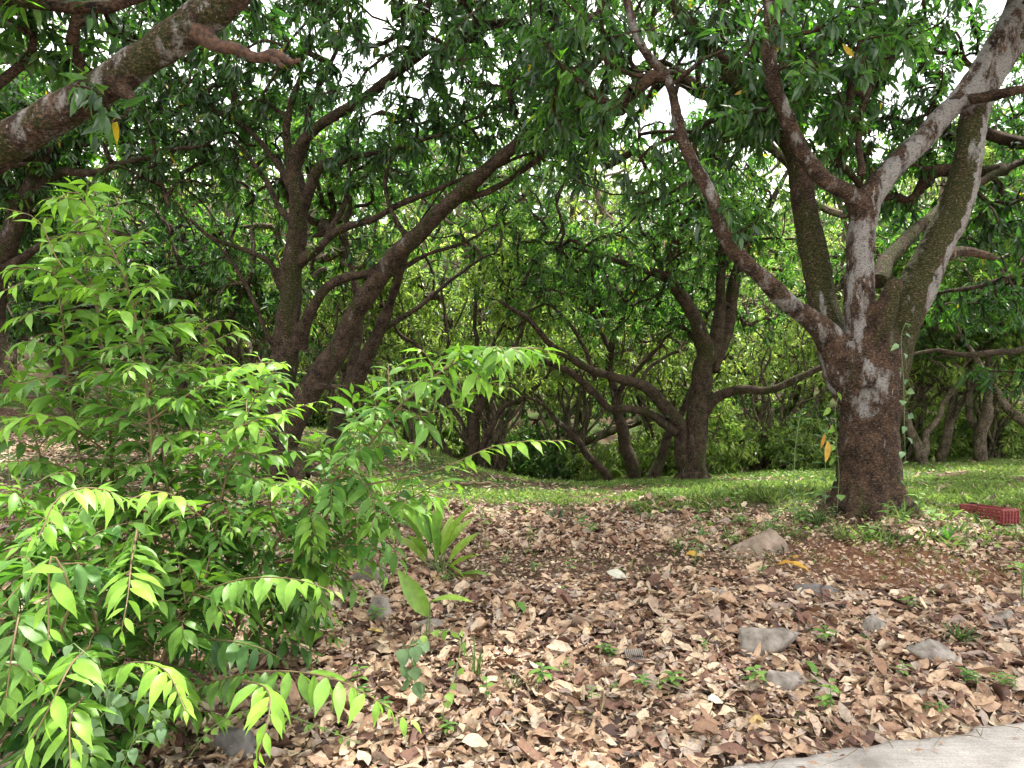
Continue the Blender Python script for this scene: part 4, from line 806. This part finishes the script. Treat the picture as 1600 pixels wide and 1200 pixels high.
shrub(bA, 'tallest leafy sapling on the left with an upright yellow green tip', [
    [(228, 1130, 3.3), (240, 940, 3.2), (238, 780, 3.1), (233, 640, 3.05), (208, 480, 3.0), (165, 370, 2.95), (112, 285, 2.9)],
    [(215, 1130, 3.35), (195, 950, 3.35), (178, 780, 3.35), (170, 640, 3.3), (150, 480, 3.25), (118, 350, 3.2), (105, 310, 3.2)],
    [(240, 1120, 3.3), (270, 950, 3.2), (262, 760, 3.15), (235, 600, 3.1), (222, 520, 3.1), (250, 440, 3.05)],
    [(205, 1120, 3.3), (140, 960, 3.3), (90, 800, 3.3), (50, 670, 3.2), (15, 560, 3.2)],
    [(225, 1120, 3.3), (215, 960, 3.3), (140, 780, 3.2), (110, 620, 3.2), (95, 480, 3.1), (80, 400, 3.1)],
    [(245, 1120, 3.3), (320, 900, 3.2), (350, 760, 3.1), (390, 640, 3.0), (430, 575, 2.95)],
    [(245, 1120, 3.3), (300, 880, 3.3), (310, 700, 3.3), (320, 560, 3.3), (318, 490, 3.3)]],
    [([(170, 640, 3.2), (90, 590, 3.0), (30, 600, 2.9), (0, 575, 2.85)], dict(age=.15, sp=.04)),
     ([(160, 480, 3.2), (100, 450, 3.1), (45, 440, 3.0), (5, 455, 2.95)], dict(age=.9)),
     ([(200, 500, 3.0), (100, 420, 3.0), (60, 345, 3.0), (5, 325, 3.0)], dict(age=.8, sp=.04)),
     ([(230, 660, 3.0), (320, 600, 2.9), (390, 570, 2.8), (445, 568, 2.75)], dict(age=.7)),
     ([(160, 700, 3.2), (80, 650, 2.9), (20, 660, 2.8), (-20, 690, 2.75)], dict(age=.8)),
     ([(240, 780, 3.1), (330, 690, 2.9), (420, 650, 2.8), (495, 628, 2.75)], dict(age=.8))],
    301, dens=28, bright=.42, Lr=(.13, .42), leafL=.115, f_lo=.2)
bB = gbase(345, 1040, 3.6)
shrub(bB, 'leafy shrub with a long branch arching to the right of the tall sapling', [
    [(340, 1060, 3.6), (400, 900, 3.4), (480, 790, 3.25), (560, 715, 3.1), (620, 640, 3.0), (690, 580, 2.95), (760, 548, 2.9), (832, 545, 2.85)],
    [(345, 1060, 3.6), (430, 930, 3.5), (500, 830, 3.4), (530, 740, 3.3), (560, 670, 3.2), (600, 640, 3.2)],
    [(345, 1060, 3.6), (450, 930, 3.5), (540, 840, 3.4), (620, 790, 3.3), (685, 755, 3.2)],
    [(335, 1060, 3.6), (350, 900, 3.5), (395, 780, 3.4), (400, 680, 3.4), (398, 600, 3.3)]],
    [([(560, 760, 3.1), (680, 735, 2.95), (780, 695, 2.85), (880, 688, 2.8)], dict(age=.85, f0=.45)),
     ([(600, 660, 3.05), (690, 640, 3.0), (760, 600, 2.9), (800, 608, 2.85)], dict(age=.9)),
     ([(450, 850, 3.2), (420, 780, 3.0), (460, 750, 2.9), (490, 760, 2.85)], dict(age=.85)),
     ([(420, 880, 3.3), (560, 850, 3.2), (600, 870, 3.1)], dict(age=.05))],
    302, dens=30, bright=.32, Lr=(.14, .36), leafL=.118, f_lo=.2)
bC = gbase(120, 1180, 2.75)
shrub(bC, 'low spreading shrub in the bottom left corner with drooping bright sprays', [
    [(130, 1220, 2.75), (160, 1050, 2.7), (130, 900, 2.6), (90, 800, 2.5)],
    [(120, 1220, 2.7), (60, 1080, 2.5), (20, 960, 2.4), (-30, 860, 2.4)],
    [(140, 1220, 2.8), (230, 1080, 2.8), (280, 960, 2.8), (330, 890, 2.8)],
    [(110, 1220, 2.7), (40, 1020, 2.6), (60, 880, 2.6), (30, 760, 2.6)]],
    [([(230, 800, 2.7), (160, 765, 2.3), (95, 775, 2.1), (60, 840, 2.0)], dict(age=1, f0=.35, hang=.5)),
     ([(330, 820, 2.7), (260, 770, 2.4), (200, 780, 2.3)], dict(age=.9, f0=.2)),
     ([(215, 820, 2.7), (205, 880, 2.35), (200, 930, 2.15), (190, 985, 2.1)], dict(age=.85, f0=.3, hang=.2)),
     ([(160, 1090, 2.7), (190, 1040, 2.4), (255, 1045, 2.2), (290, 1110, 2.05)], dict(age=.9, f0=.3, hang=.5)),
     ([(300, 930, 2.9), (380, 905, 2.65), (460, 905, 2.5), (522, 925, 2.45)], dict(age=.6, f0=.1, hang=.7)),
     ([(300, 1075, 2.8), (400, 1050, 2.5), (520, 1060, 2.35), (640, 1125, 2.2)], dict(age=.55, f0=.05, hang=.8, tipage=1.2)),
     ([(360, 1060, 2.6), (415, 1075, 2.3), (420, 1120, 2.15), (402, 1185, 2.1)], dict(age=.9, f0=.35, hang=.3)),
     ([(140, 1010, 2.3), (110, 1040, 2.0), (75, 1110, 1.9), (35, 1180, 1.85)], dict(age=.85, f0=.2)),
     ([(90, 1000, 2.2), (110, 930, 2.0), (80, 870, 1.95), (75, 1000, 1.9)], dict(age=.8, f0=.6, sp=.06)),
     ([(20, 1010, 2.2), (30, 960, 2.0), (20, 1010, 1.9), (10, 1090, 1.85)], dict(age=.3, f0=.3)),
     ([(130, 1090, 2.3), (110, 1120, 2.0), (110, 1210, 1.9)], dict(age=.8)),
     ([(260, 1000, 2.9), (340, 1000, 2.7), (400, 1010, 2.6), (440, 1030, 2.6)], dict(age=.05, f0=.1, hang=.6)),
     ([(-40, 1000, 2.2), (-10, 900, 2.1), (40, 870, 2.0), (60, 900, 2.0)], dict(age=.2)),
     ([(-60, 1150, 2.1), (-20, 1050, 2.0), (30, 1040, 1.9), (70, 1070, 1.9)], dict(age=.25)),
     ([(180, 900, 2.6), (120, 880, 2.3), (50, 900, 2.2), (0, 950, 2.1)], dict(age=.15, hang=.5))],
    303, dens=32, bright=.30, Lr=(.2, .42), leafL=.125, f_lo=.06)

# ================================================================== OTHER PLANTS
def bladeplant(name, px, py, label, tips, seed, cat='plant', stem=.0, leafm='broad', wr=.17, cnt=0, group=None, base_d=None):
    """tips: (px, py, depth offset) of each long blade's point, in the photograph"""
    rng = np.random.default_rng(seed); h, d = ground_hit(px, py); h[2] = tz(h[0], h[1])
    root = empty(name, h, label, cat, group); lf, st = MB(), MB()
    for k, q in enumerate(tips):
        bx, by = (q[3], q[4]) if len(q) > 3 else (px, py)
        p0 = P(bx, by, d + rng.normal(0, .02)); p1 = P(q[0], q[1], d + q[2]); v = p1 - p0; L = np.linalg.norm(v)
        s0 = h + rng.normal(0, .012, 3) * (1, 1, 0)
        if np.linalg.norm(p0 - s0) > .04: tube(st, catmull([s0, (s0 + p0) / 2 + (0, 0, .02), p0], .03), .004, 5)
        dr_ = 0.22; n_ = norm(v); up = np.cross(np.cross(n_, (0, 0, 1.0)), n_); up = up + rng.normal(0, .25, 3)
        tube(st, np.array([p0, p0 + v * .25]), .0025, 4)
        leaves(lf, p0[None], (n_ + norm(up) * dr_)[None], up[None], np.array([L * (1.2 if seed == 41 else 1.0)]), np.array([L * wr * rng.uniform(.85, 1.15)]), [(.12, .45), (.28, .85), (.45, 1), (.62, .9), (.8, .55), (.92, .24)], droop=dr_, fold=.5, a=rng.random(), b=rng.random() * .6)
    link('foliage', lf.mesh('foliage', origin=h), M[leafm], root)
    if st.n: link('stems', st.mesh('stems', origin=h), M['greenstem'], root)
    return root
bladeplant('broad_leaved_plant', 690, 905, 'clump of long upright strap leaves growing from the litter beside the arching shrub', [
    (737, 797, -.05, 690, 870), (693, 778, 0, 680, 860), (652, 790, .05, 672, 860), (622, 800, .05, 665, 870), (640, 840, -.1, 668, 872), (742, 838, -.05, 700, 880), (745, 868, -.05, 700, 890), (725, 905, -.08, 695, 880),
    (640, 775, .1, 672, 850), (705, 812, .1, 690, 870), (668, 800, .0, 680, 880), (760, 900, -.1, 715, 900), (720, 925, -.1, 700, 890), (615, 840, .1, 665, 880), (735, 815, .1, 695, 860)], 41, wr=.30)
bladeplant('broad_leaved_plant', 668, 1010, 'pair of large glossy green blades, one pointing up left and one flat to the right', [(622, 888, -.05, 669, 965), (742, 940, -.05, 672, 940)], 42, wr=.30)
bladeplant('broad_leaved_plant', 600, 930, 'yellowish green strap leaf lying low under the arching shrub', [(535, 868, -.05, 590, 892), (545, 890, -.05, 585, 905)], 43, wr=.24)
def tuft(px, py, label, n, h, wd, seed, lean=.45, cat='grass tuft', leafm='grass', group=None):
    rng = np.random.default_rng(seed); g0, d = ground_hit(px, py); g0[2] = tz(g0[0], g0[1]); lf = MB()
    a = rng.random(n) * 6.28; s = rng.uniform(.05, lean, n); dr_ = norm(np.stack([np.cos(a) * s, np.sin(a) * s, np.ones(n)], -1)); pos = g0 + rng.normal(0, .012, (n, 3)) * (1, 1, 0)
    leaves(lf, pos, dr_, np.stack([-np.cos(a), -np.sin(a), np.full(n, .3)], -1), h * rng.uniform(.5, 1.15, n), wd, [(.2, .9), (.5, 1), (.8, .6)], droop=rng.uniform(.1, .6, n), fold=.4, a=rng.random(n) * .6)
    o_ = link('grass_tuft', lf.mesh('grass_tuft', origin=g0), M[leafm], loc=g0); tag(o_, label, cat, group); return o_
tuft(745, 1065, 'tall thin grass tuft standing in the litter below the pair of glossy blades', 12, .22, .009, 51, .3)
tuft(800, 1085, 'fine sparse grass clump right of the tall thin tuft', 22, .13, .005, 52, .8)
tuft(1500, 1010, 'bushy dark green tuft near the right edge of the litter', 60, .14, .012, 53, 1.1)
tuft(1270, 1000, 'small grass tuft between the grey stones', 12, .07, .007, 54, .8)
tuft(1345, 985, 'thin grass blades beside the pale flat stone', 10, .09, .007, 55, .6)
tuft(1255, 1135, 'little tuft near the edge of the concrete', 14, .08, .006, 56, .7)
tuft(1060, 865, 'spiky tuft beside the big yellow leaf', 16, .16, .009, 57, .7)
tuft(870, 815, 'bluish green weed tuft at the edge of the grass', 40, .15, .02, 58, 1.0, leafm='greyleaf')
tuft(1410, 815, 'grass growing against the right side of the big trunk', 40, .24, .012, 59, .8)
tuft(1275, 825, 'long grass just left of the big trunk', 36, .24, .013, 60, .9)
tuft(1200, 845, 'grass clump behind the flat brown stone', 36, .18, .012, 61, .9)
tuft(1480, 850, 'broad bright grass clump in front of the red crate', 40, .17, .02, 62, 1.2, leafm='weed')
def seedling(seed, L=.045, n=7, hgt=.05):
    rng = np.random.default_rng(seed); st, lf = MB(), MB(); top = np.array((0, 0, hgt)); tube(st, np.array([(0, 0, -.01), (.004, 0, hgt * .5), top]), .0015, 4)
    a = np.arange(n) * 2.4; r = np.stack([np.cos(a), np.sin(a), np.full(n, .25)], -1)
    leaves(lf, top * np.linspace(.5, 1, n)[:, None], r, np.tile((0, 0, 1.0), (n, 1)), L * rng.uniform(.6, 1.1, n), L * .42, [(.3, .9), (.65, .8)], droop=.3, fold=.2, a=rng.random(n), b=.3 * rng.random(n))
    return st, lf
sprt = []
for k in range(3):
    st, lf = seedling(400 + k, [.04, .055, .05][k], [7, 9, 6][k], [.04, .07, .1][k]); e = empty('weed_seedling', (0, 0, 0), 'small green seedling sprouting from the leaf litter', 'seedling', 'seedlings in the leaf litter')
    link('stem', st.mesh('stem'), M['greenstem'], e); link('foliage', lf.mesh('foliage'), M['weed'], e); sprt.append(e)
rs = np.random.default_rng(9); spots = [(960, 1085), (1005, 1090), (925, 1110), (925, 1130), (955, 1035), (1030, 1095), (1380, 915), (1290, 1120), (1410, 1075), (1275, 1080), (1510, 1075), (1560, 1090), (880, 930), (790, 890), (560, 1090), (600, 1120), (700, 1160), (760, 1110), (1120, 905), (1190, 905), (1100, 1030), (1350, 1010), (1420, 960), (1440, 900)]
spots += [(rs.uniform(560, 1590), rs.uniform(850, 1150)) for _ in range(26)]; spots += [(rs.uniform(720, 1590), rs.uniform(790, 860)) for _ in range(40)]
for i, (px, py) in enumerate(spots):
    h, d = ground_hit(px, py)
    if h[1] < edge_y(h[0]) + .05: continue
    h[2] = float(tz(h[0], h[1])) + .015; e = sprt[i % 3]; s = rs.uniform(.6, 1.5) * (1.6 if py < 850 else 1)
    if i >= 3:
        e2 = e.copy(); COL.objects.link(e2)
        for ch in e.children: c = ch.copy(); COL.objects.link(c); c.parent = e2
        e = e2
    e.location = h; e.rotation_euler = (0, 0, rs.random() * 6.28); e.scale = (s, s, s)
def vine(name, pts, label, leafL, n, seed, leafm='weed', wr=.8, hang=.6, cat='vine', r=.002, rnd_=.02, extra=None):
    rng = np.random.default_rng(seed); c = catmull(np.array([P(*q) for q in pts]), .03); b = c[0]; root = empty(name, b, label, cat); st, lf = MB(), MB()
    tube(st, c, r, 5); i = np.linspace(int(len(c) * .15), len(c) - 1, n).astype(int); T = norm(np.gradient(c, axis=0))[i]; rad = rng.normal(size=(n, 3)); rad = norm(rad - T * (rad * T).sum(1, keepdims=True)) * (1, 1, .3)
    off = rad * leafL * .35
    for k in range(n): tube(st, np.array([c[i[k]], c[i[k]] + off[k]]), r * .5, 4)
    leaves(lf, c[i] + off, rad * .8 + (0, 0, -hang) + rng.normal(0, .2, (n, 3)), norm(rng.normal(0, .35, (n, 3)) + (0, -.7, .7)), leafL * rng.uniform(.55, 1.15, n), leafL * wr * rng.uniform(.7, 1, n), [(.06, .6), (.22, 1), (.45, .88), (.72, .45)], droop=.25, fold=.2, a=rng.random(n), b=rng.random(n) * .5)
    link('stem', st.mesh('stem', origin=b), M['greenstem'], root); link('foliage', lf.mesh('foliage', origin=b), M[leafm], root); return root
vine('creeping_vine', [(100, 1210, 2.2), (130, 1150, 2.15), (170, 1100, 2.15), (150, 1040, 2.1), (115, 1005, 2.1)], 'greyish creeping vine climbing through the low shrub at the bottom left', .055, 26, 71, 'greyleaf', .7)
vine('creeping_vine', [(190, 1200, 2.3), (215, 1150, 2.25), (260, 1130, 2.3), (215, 1090, 2.25), (170, 1070, 2.3)], 'second greyish vine trailing over the litter right of the first', .05, 26, 72, 'greyleaf', .7)
vine('creeping_vine', [(650, 1085, 3.1), (645, 1040, 3.05), (640, 1015, 3.05), (655, 1005, 3.0), (630, 1010, 3.0)], 'blue green heart leaved vine heaped in the litter below the glossy blades', .075, 22, 73, 'greyleaf', .85, .9)
vine('creeping_vine', [(690, 1120, 2.9), (720, 1010, 3.1), (700, 985, 3.15), (660, 990, 3.15)], 'light green vine with round leaves by the foot of the glossy blades', .05, 12, 74, 'weed', .85)
vine('creeping_vine', [(290, 1190, 2.6), (340, 1130, 2.6), (420, 1110, 2.7), (560, 1160, 2.7)], 'fine green creeper spreading along the ground under the drooping sprays', .035, 30, 75, 'weed', .75, .2)
vine('climbing_vine', [(1420, 795, 6.1), (1414, 700, 6.02), (1412, 600, 6.0), (1408, 530, 6.0), (1415, 505, 6.0)], 'thin vine climbing the right side of the big trunk', .085, 15, 76, 'greyleaf', .7)
vine('climbing_vine', [(1308, 800, 6.0), (1311, 740, 6.03), (1307, 690, 6.0), (1305, 640, 5.98), (1312, 615, 5.98)], 'vine with round leaves up the left side of the big trunk', .09, 7, 77, 'weed', .85, .8)
# tall thin weed left of the big trunk
def tallweed(pts, label, seed, L=.16, n=16, wr=.2, leafm='weed', age=0):
    rng = np.random.default_rng(seed); c = catmull(np.array([P(*q) for q in pts]), .04); c[0][2] = tz(c[0][0], c[0][1]) - .01; b = c[0].copy(); root = empty('tall_weed', b, label, 'weed'); st, lf = MB(), MB(); tube(st, c, np.linspace(.005, .002, len(c)), 5)
    i = np.linspace(int(len(c) * .2), len(c) - 1, n).astype(int); a = np.arange(n) * 2.4 + rng.random(); d_ = np.stack([np.cos(a), np.sin(a), rng.uniform(.1, .7, n)], -1)
    leaves(lf, c[i], d_, np.tile((0, 0, 1.0), (n, 1)), L * rng.uniform(.6, 1.1, n), L * wr, LANCE, droop=.35, fold=.3, a=rng.random(n), b=age)
    link('stem', st.mesh('stem', origin=b), M['greenstem'], root); link('foliage', lf.mesh('foliage', origin=b), M[leafm], root)
tallweed([(1243, 838, 5.7), (1240, 760, 5.7), (1244, 690, 5.7), (1252, 640, 5.7)], 'tall thin grey green weed standing left of the big trunk', 81, .15, 22, .16, 'greyleaf')
tallweed([(1288, 815, 6.2), (1290, 740, 6.2), (1285, 680, 6.2), (1275, 645, 6.2)], 'leafy weed close against the big trunk behind the yellow hanging leaf', 82, .16, 16, .42)
tallweed([(1085, 878, 4.9), (1095, 830, 4.9), (1092, 800, 4.9)], 'branched green weed behind the big yellow leaf', 83, .09, 14, .35)
tallweed([(1160, 772, 8.0), (1158, 755, 8.0)], 'small bright weed on the grass in front of the centre tree', 84, .13, 8, .5, 'weed', .6)
tallweed([(1598, 905, 4.4), (1596, 890, 4.4), (1590, 880, 4.4)], 'little bright plant at the right edge of the picture', 85, .11, 8, .45, 'weed', .3)
tallweed([(15, 740, 5), (12, 700, 5), (5, 690, 5)], 'pale weed stem at the left edge on the slope', 86, .08, 8, .3)

# ================================================================== STONES
def rockmat(name, a, b_): return simple(name, a, .9, col2=b_, sc_=14, bump=.01, det=9, spec=.2)
M['rock'] = rockmat('grey_stone', (.10, .085, .07), (.27, .24, .21)); M['rockd'] = rockmat('dark_stone', (.07, .062, .058), (.17, .155, .145)); M['rockb'] = rockmat('brown_stone', (.13, .095, .07), (.27, .21, .16))
def rock(px, py, wpx, hpx, dep, label, seed, mat='rock', sink=.42, rz=0.0, flat=1.0):
    rng = np.random.default_rng(seed); h, d = ground_hit(px, py); w_ = wpx / F * d * 1.6; hh = hpx / F * d * flat * 1.0; dep = dep * 1.3
    bm = bmesh.new()
    for k in range(12):
        q = norm(rng.normal(size=3)); q = np.sign(q) * np.abs(q) ** .6; ts = .62 if q[2] > 0 else 1.0; bm.verts.new((q[0] * w_ / 2 * ts, q[1] * dep / 2 * ts, q[2] * hh * .75))
    bmesh.ops.convex_hull(bm, input=bm.verts); bmesh.ops.triangulate(bm, faces=bm.faces)
    bmesh.ops.bevel(bm, geom=bm.edges[:], offset=w_ * .012, segments=1, affect='EDGES', profile=.6); bmesh.ops.triangulate(bm, faces=bm.faces)
    for _ in range(3): bmesh.ops.subdivide_edges(bm, edges=[e for e in bm.edges if e.calc_length() > w_ * .045], cuts=1); bmesh.ops.triangulate(bm, faces=bm.faces)
    me = bpy.data.meshes.new('stone'); bm.to_mesh(me); bm.free()
    v = np.array([q.co for q in me.vertices]); nn = norm(v); f = fbm(v * 14 + seed, seed, 3); v = v + nn * (f * w_ * .022)[:, None] + nn * (vnoise(v * 90, 7) * .0015)[:, None]
    me.vertices.foreach_set('co', v.astype(np.float32).ravel()); me.polygons.foreach_set('use_smooth', np.ones(len(me.polygons), bool)); me.update()
    o_ = link('stone', me, M[mat]); o_.location = (h[0], h[1], float(tz(h[0], h[1])) + hh * (.5 - sink)); o_.rotation_euler = (rng.normal(0, .08), rng.normal(0, .08), rz); tag(o_, label, 'stone'); return o_
rock(1200, 1020, 115, 52, .22, 'large grey angular stone half sunk in the litter', 611, rz=-.25)
rock(1218, 1072, 74, 48, .15, 'pale grey stone just below the largest one', 612, rz=.2)
rock(1183, 862, 78, 30, .3, 'flat brown stone at the upper edge of the litter', 613, 'rockb', .15, .3)
rock(1280, 930, 62, 22, .16, 'dark grey stone above the largest one to the right', 614, 'rockd')
rock(1368, 990, 42, 36, .12, 'pale flat slanted stone among the leaves on the right', 615, rz=.7)
rock(1450, 1035, 70, 40, .16, 'dull grey stone buried beside the bushy tuft', 616, 'rock', .35)
rock(1565, 975, 62, 24, .2, 'flat grey stone near the right edge', 617, 'rock')
rock(1595, 955, 26, 22, .1, 'small dark stone cut by the right edge', 618, 'rockd')
rock(592, 968, 40, 40, .12, 'grey stone under the tips of the arching shrub', 619)
rock(575, 915, 60, 36, .2, 'weathered block in the litter behind the drooping spray', 620)
rock(670, 990, 50, 26, .12, 'grey stone behind the glossy blades', 621)
rock(1120, 935, 46, 18, .1, 'low greyish stone left of the dark one', 622, 'rock')
rock(365, 1185, 70, 50, .15, 'dark stone at the bottom edge below the sprays', 623, 'rockd')
rock(1000, 1192, 80, 16, .12, 'grey rubble lump at the bottom by the road edge', 624, 'rockd')
# grooved fragment of grey tile
h, d = ground_hit(992, 1042); mb = MB(); n = 9; W_, D_ = .085, .10
for k in range(n * 2 - 1):
    x0 = -W_ / 2 + W_ * k / (n * 2 - 1); x1 = x0 + W_ / (n * 2 - 1); zt = .018 if k % 2 == 0 else .012
    v = [(a, b_, c) for a in (x0, x1) for b_ in (-D_ / 2, D_ / 2) for c in (0, zt)]
    mb.add(v, [[0, 2, 3], [0, 3, 1], [4, 5, 7], [4, 7, 6], [0, 1, 5], [0, 5, 4], [2, 6, 7], [2, 7, 3], [1, 3, 7], [1, 7, 5], [0, 4, 6], [0, 6, 2]])
o_ = link('tile_fragment', mb.mesh('tile_fragment', smooth=False), M['rock'], loc=(h[0], h[1], float(tz(h[0], h[1])) + .03)); o_.rotation_euler = (R(32), R(-3), R(4)); tag(o_, 'small square piece of grooved grey tile lying in the litter', 'tile')
# single remarkable fallen leaves
def bigleaf(px, py, L, W, az, label, mat, seed, name='fallen_leaf', lift=.065, cat='leaf', fold=.3, droop=.3, a=.5, tilt=0.0):
    rng = np.random.default_rng(seed); h, d = ground_hit(px, py); h[2] = float(tz(h[0], h[1])) + lift; mb = MB(); dv = np.array((math.cos(az), math.sin(az), tilt))
    leaves(mb, (-dv * L / 2)[None], dv[None], np.array([(.0, -.35, 1.0)]), np.array([L]), np.array([W]), [(.1, .4), (.25, .85), (.42, 1), (.6, .95), (.78, .65), (.92, .25)], droop=droop, fold=fold, a=a, wave=.05, rng=rng)
    o_ = link(name, mb.mesh(name), mat, loc=h); tag(o_, label, cat); return o_
bigleaf(1090, 880, .19, .07, .35, 'large bright yellow leaf on the litter', M['yellow'], 1)
bigleaf(1225, 893, .13, .045, 2.7, 'yellow brown leaf at the left of the yellow cluster', M['yellow'], 2, a=.1)
bigleaf(1250, 900, .14, .05, -.6, 'curled yellow leaf at the right of the yellow cluster', M['yellow'], 3, fold=.8)
bigleaf(1238, 884, .12, .04, 1.9, 'narrow yellow leaf at the back of the yellow cluster', M['yellow'], 4, fold=.6)
bigleaf(965, 912, .15, .09, -.5, 'pale grey white dead leaf lying flat', simple('pale_leaf', (.48, .46, .38), .7, col2=(.34, .33, .25), sc_=30), 5, fold=.1)
bigleaf(1120, 1118, .09, .06, .3, 'cream coloured oval leaf near the bottom centre', simple('cream_leaf', (.60, .55, .38), .7, col2=(.5, .42, .28), sc_=30), 6, fold=.1)
bigleaf(745, 1185, .12, .07, .2, 'pale cream leaf at the bottom edge', M['dry'], 7, a=.93)
bigleaf(812, 962, .11, .04, 2.2, 'yellowish green folded leaf standing in the litter', M['broad'], 8, fold=1.0, tilt=.7)
bigleaf(1265, 1058, .10, .035, 1.8, 'bright lime green leaf beside the pale stone', M['broad'], 9, fold=.9, tilt=.9)
mb = MB(); q = P(1292, 735, 5.95); p_ = P(1293, 688, 5.97)
leaves(mb, np.zeros((1, 3)), (q - p_)[None], np.array([(.3, -1, .1)]), np.array([.19]), np.array([.06]), [(.15, .6), (.35, 1), (.6, .9), (.82, .5)], droop=.1, fold=.3, a=.4)
leaves(mb, np.array([(-.02, 0, .06)]), np.array([(-.25, 0, -1.)]), np.array([(-.2, -1, .1)]), np.array([.14]), np.array([.03]), LANCE, droop=.1, fold=.5, a=.0)
o_ = link('hanging_leaf', mb.mesh('hanging_leaf'), M['yellow'], loc=p_); tag(o_, 'yellow leaf hanging beside the left side of the big trunk', 'leaf')
# fallen sticks
def stick(p0, p1, r, label, seed, up=.03):
    rng = np.random.default_rng(seed); a, _ = ground_hit(*p0); b_, _ = ground_hit(*p1); c = np.linspace(a, b_, 9); c[:, 2] = tz(c[:, 0], c[:, 1]) + up + np.linspace(0, .03, 9); c += rng.normal(0, .008, c.shape)
    mb = MB(); o = c[4].copy(); tube(mb, catmull(c, .02), r, 7, .15, seed); o_ = link('fallen_stick', mb.mesh('fallen_stick', origin=o), M['stem'], loc=o); tag(o_, label, 'stick')
stick((510, 845), (590, 905), .012, 'brown stick poking out from under the arching shrub', 1, .06)
stick((925, 1180), (945, 1110), .006, 'thin pale stick near the bottom of the litter', 2)
stick((1410, 1060), (1330, 1025), .008, 'brown stick beside the dull grey stone', 3)
stick((460, 1150), (480, 1085), .008, 'greyish stick under the drooping sprays', 4)
stick((1290, 1180), (1150, 1130), .003, 'long thin dry stem along the road edge', 5)
stick((770, 760), (720, 764), .022, 'short thick fallen branch at the foot of the fanned tree', 6)
# ---- red harvest crate
def boxm(mb, c, s):
    c = np.array(c); s = np.array(s) / 2; v = [c + s * (a, b_, d_) for a in (-1, 1) for b_ in (-1, 1) for d_ in (-1, 1)]
    mb.add(v, [[0, 1, 3], [0, 3, 2], [4, 6, 7], [4, 7, 5], [0, 4, 5], [0, 5, 1], [2, 3, 7], [2, 7, 6], [1, 5, 7], [1, 7, 3], [0, 2, 6], [0, 6, 4]])
M['crate'] = simple('red_plastic', (.13, .018, .018), .6, col2=(.24, .045, .04), sc_=8)
h, d = ground_hit(1566, 829); cr_ = empty('harvest_crate', (h[0], h[1] + .18, float(tz(h[0], h[1] + .18)) + .005), 'low red plastic harvest crate lying in the grass right of the big trunk', 'crate')
cr_.rotation_euler = (R(-3), R(4), R(24)); CW, CD, CH = .22, .37, .13
mb = MB(); 
for sx in (-1, 1): boxm(mb, (sx * CW / 2, 0, CH), (.022, CD + .022, .020))
for sy in (-1, 1): boxm(mb, (0, sy * CD / 2, CH + .001), (CW - .022, .022, .020))
link('rim', mb.mesh('rim', smooth=False), M['crate'], cr_)
mb = MB(); boxm(mb, (0, 0, .008), (CW - .02, CD - .02, .008)); link('base', mb.mesh('base', smooth=False), M['crate'], cr_)
for sy in (-1, 1):
    mb = MB(); y_ = sy * CD / 2
    for k in range(6): boxm(mb, (-CW / 2 + .004 + (CW - .008) * k / 5, y_ + sy * .006, CH / 2), (.009, .010, CH - .022))
    for z_ in (.012, .042, .073, .102): boxm(mb, (0, y_ + sy * .001, z_), (CW, .006, .012))
    boxm(mb, (0, y_ - sy * .003, .06), (CW - .01, .003, .10))
    link('end_panel', mb.mesh('end_panel', smooth=False), M['crate'], cr_)
for sx in (-1, 1):
    mb = MB(); x_ = sx * CW / 2
    for k in range(9): boxm(mb, (x_ + sx * .006, -CD / 2 + .01 + (CD - .02) * k / 8, CH / 2), (.010, .009, CH - .022))
    for z_ in (.012, .042, .073, .102): boxm(mb, (x_ + sx * .001, 0, z_), (.006, CD, .012))
    link('side_panel', mb.mesh('side_panel', smooth=False), M['crate'], cr_)
mb = MB(); tube(mb, catmull([(-.08, .04, CH + .012), (0, .12, CH + .02), (.04, .2, CH + .015)], .03), .008, 6); st_ = link('fallen_stick', mb.mesh('fallen_stick'), M['bark_dead'], loc=cr_.location); st_.rotation_euler = cr_.rotation_euler; tag(st_, 'dark stick lying across the top of the red crate', 'stick')
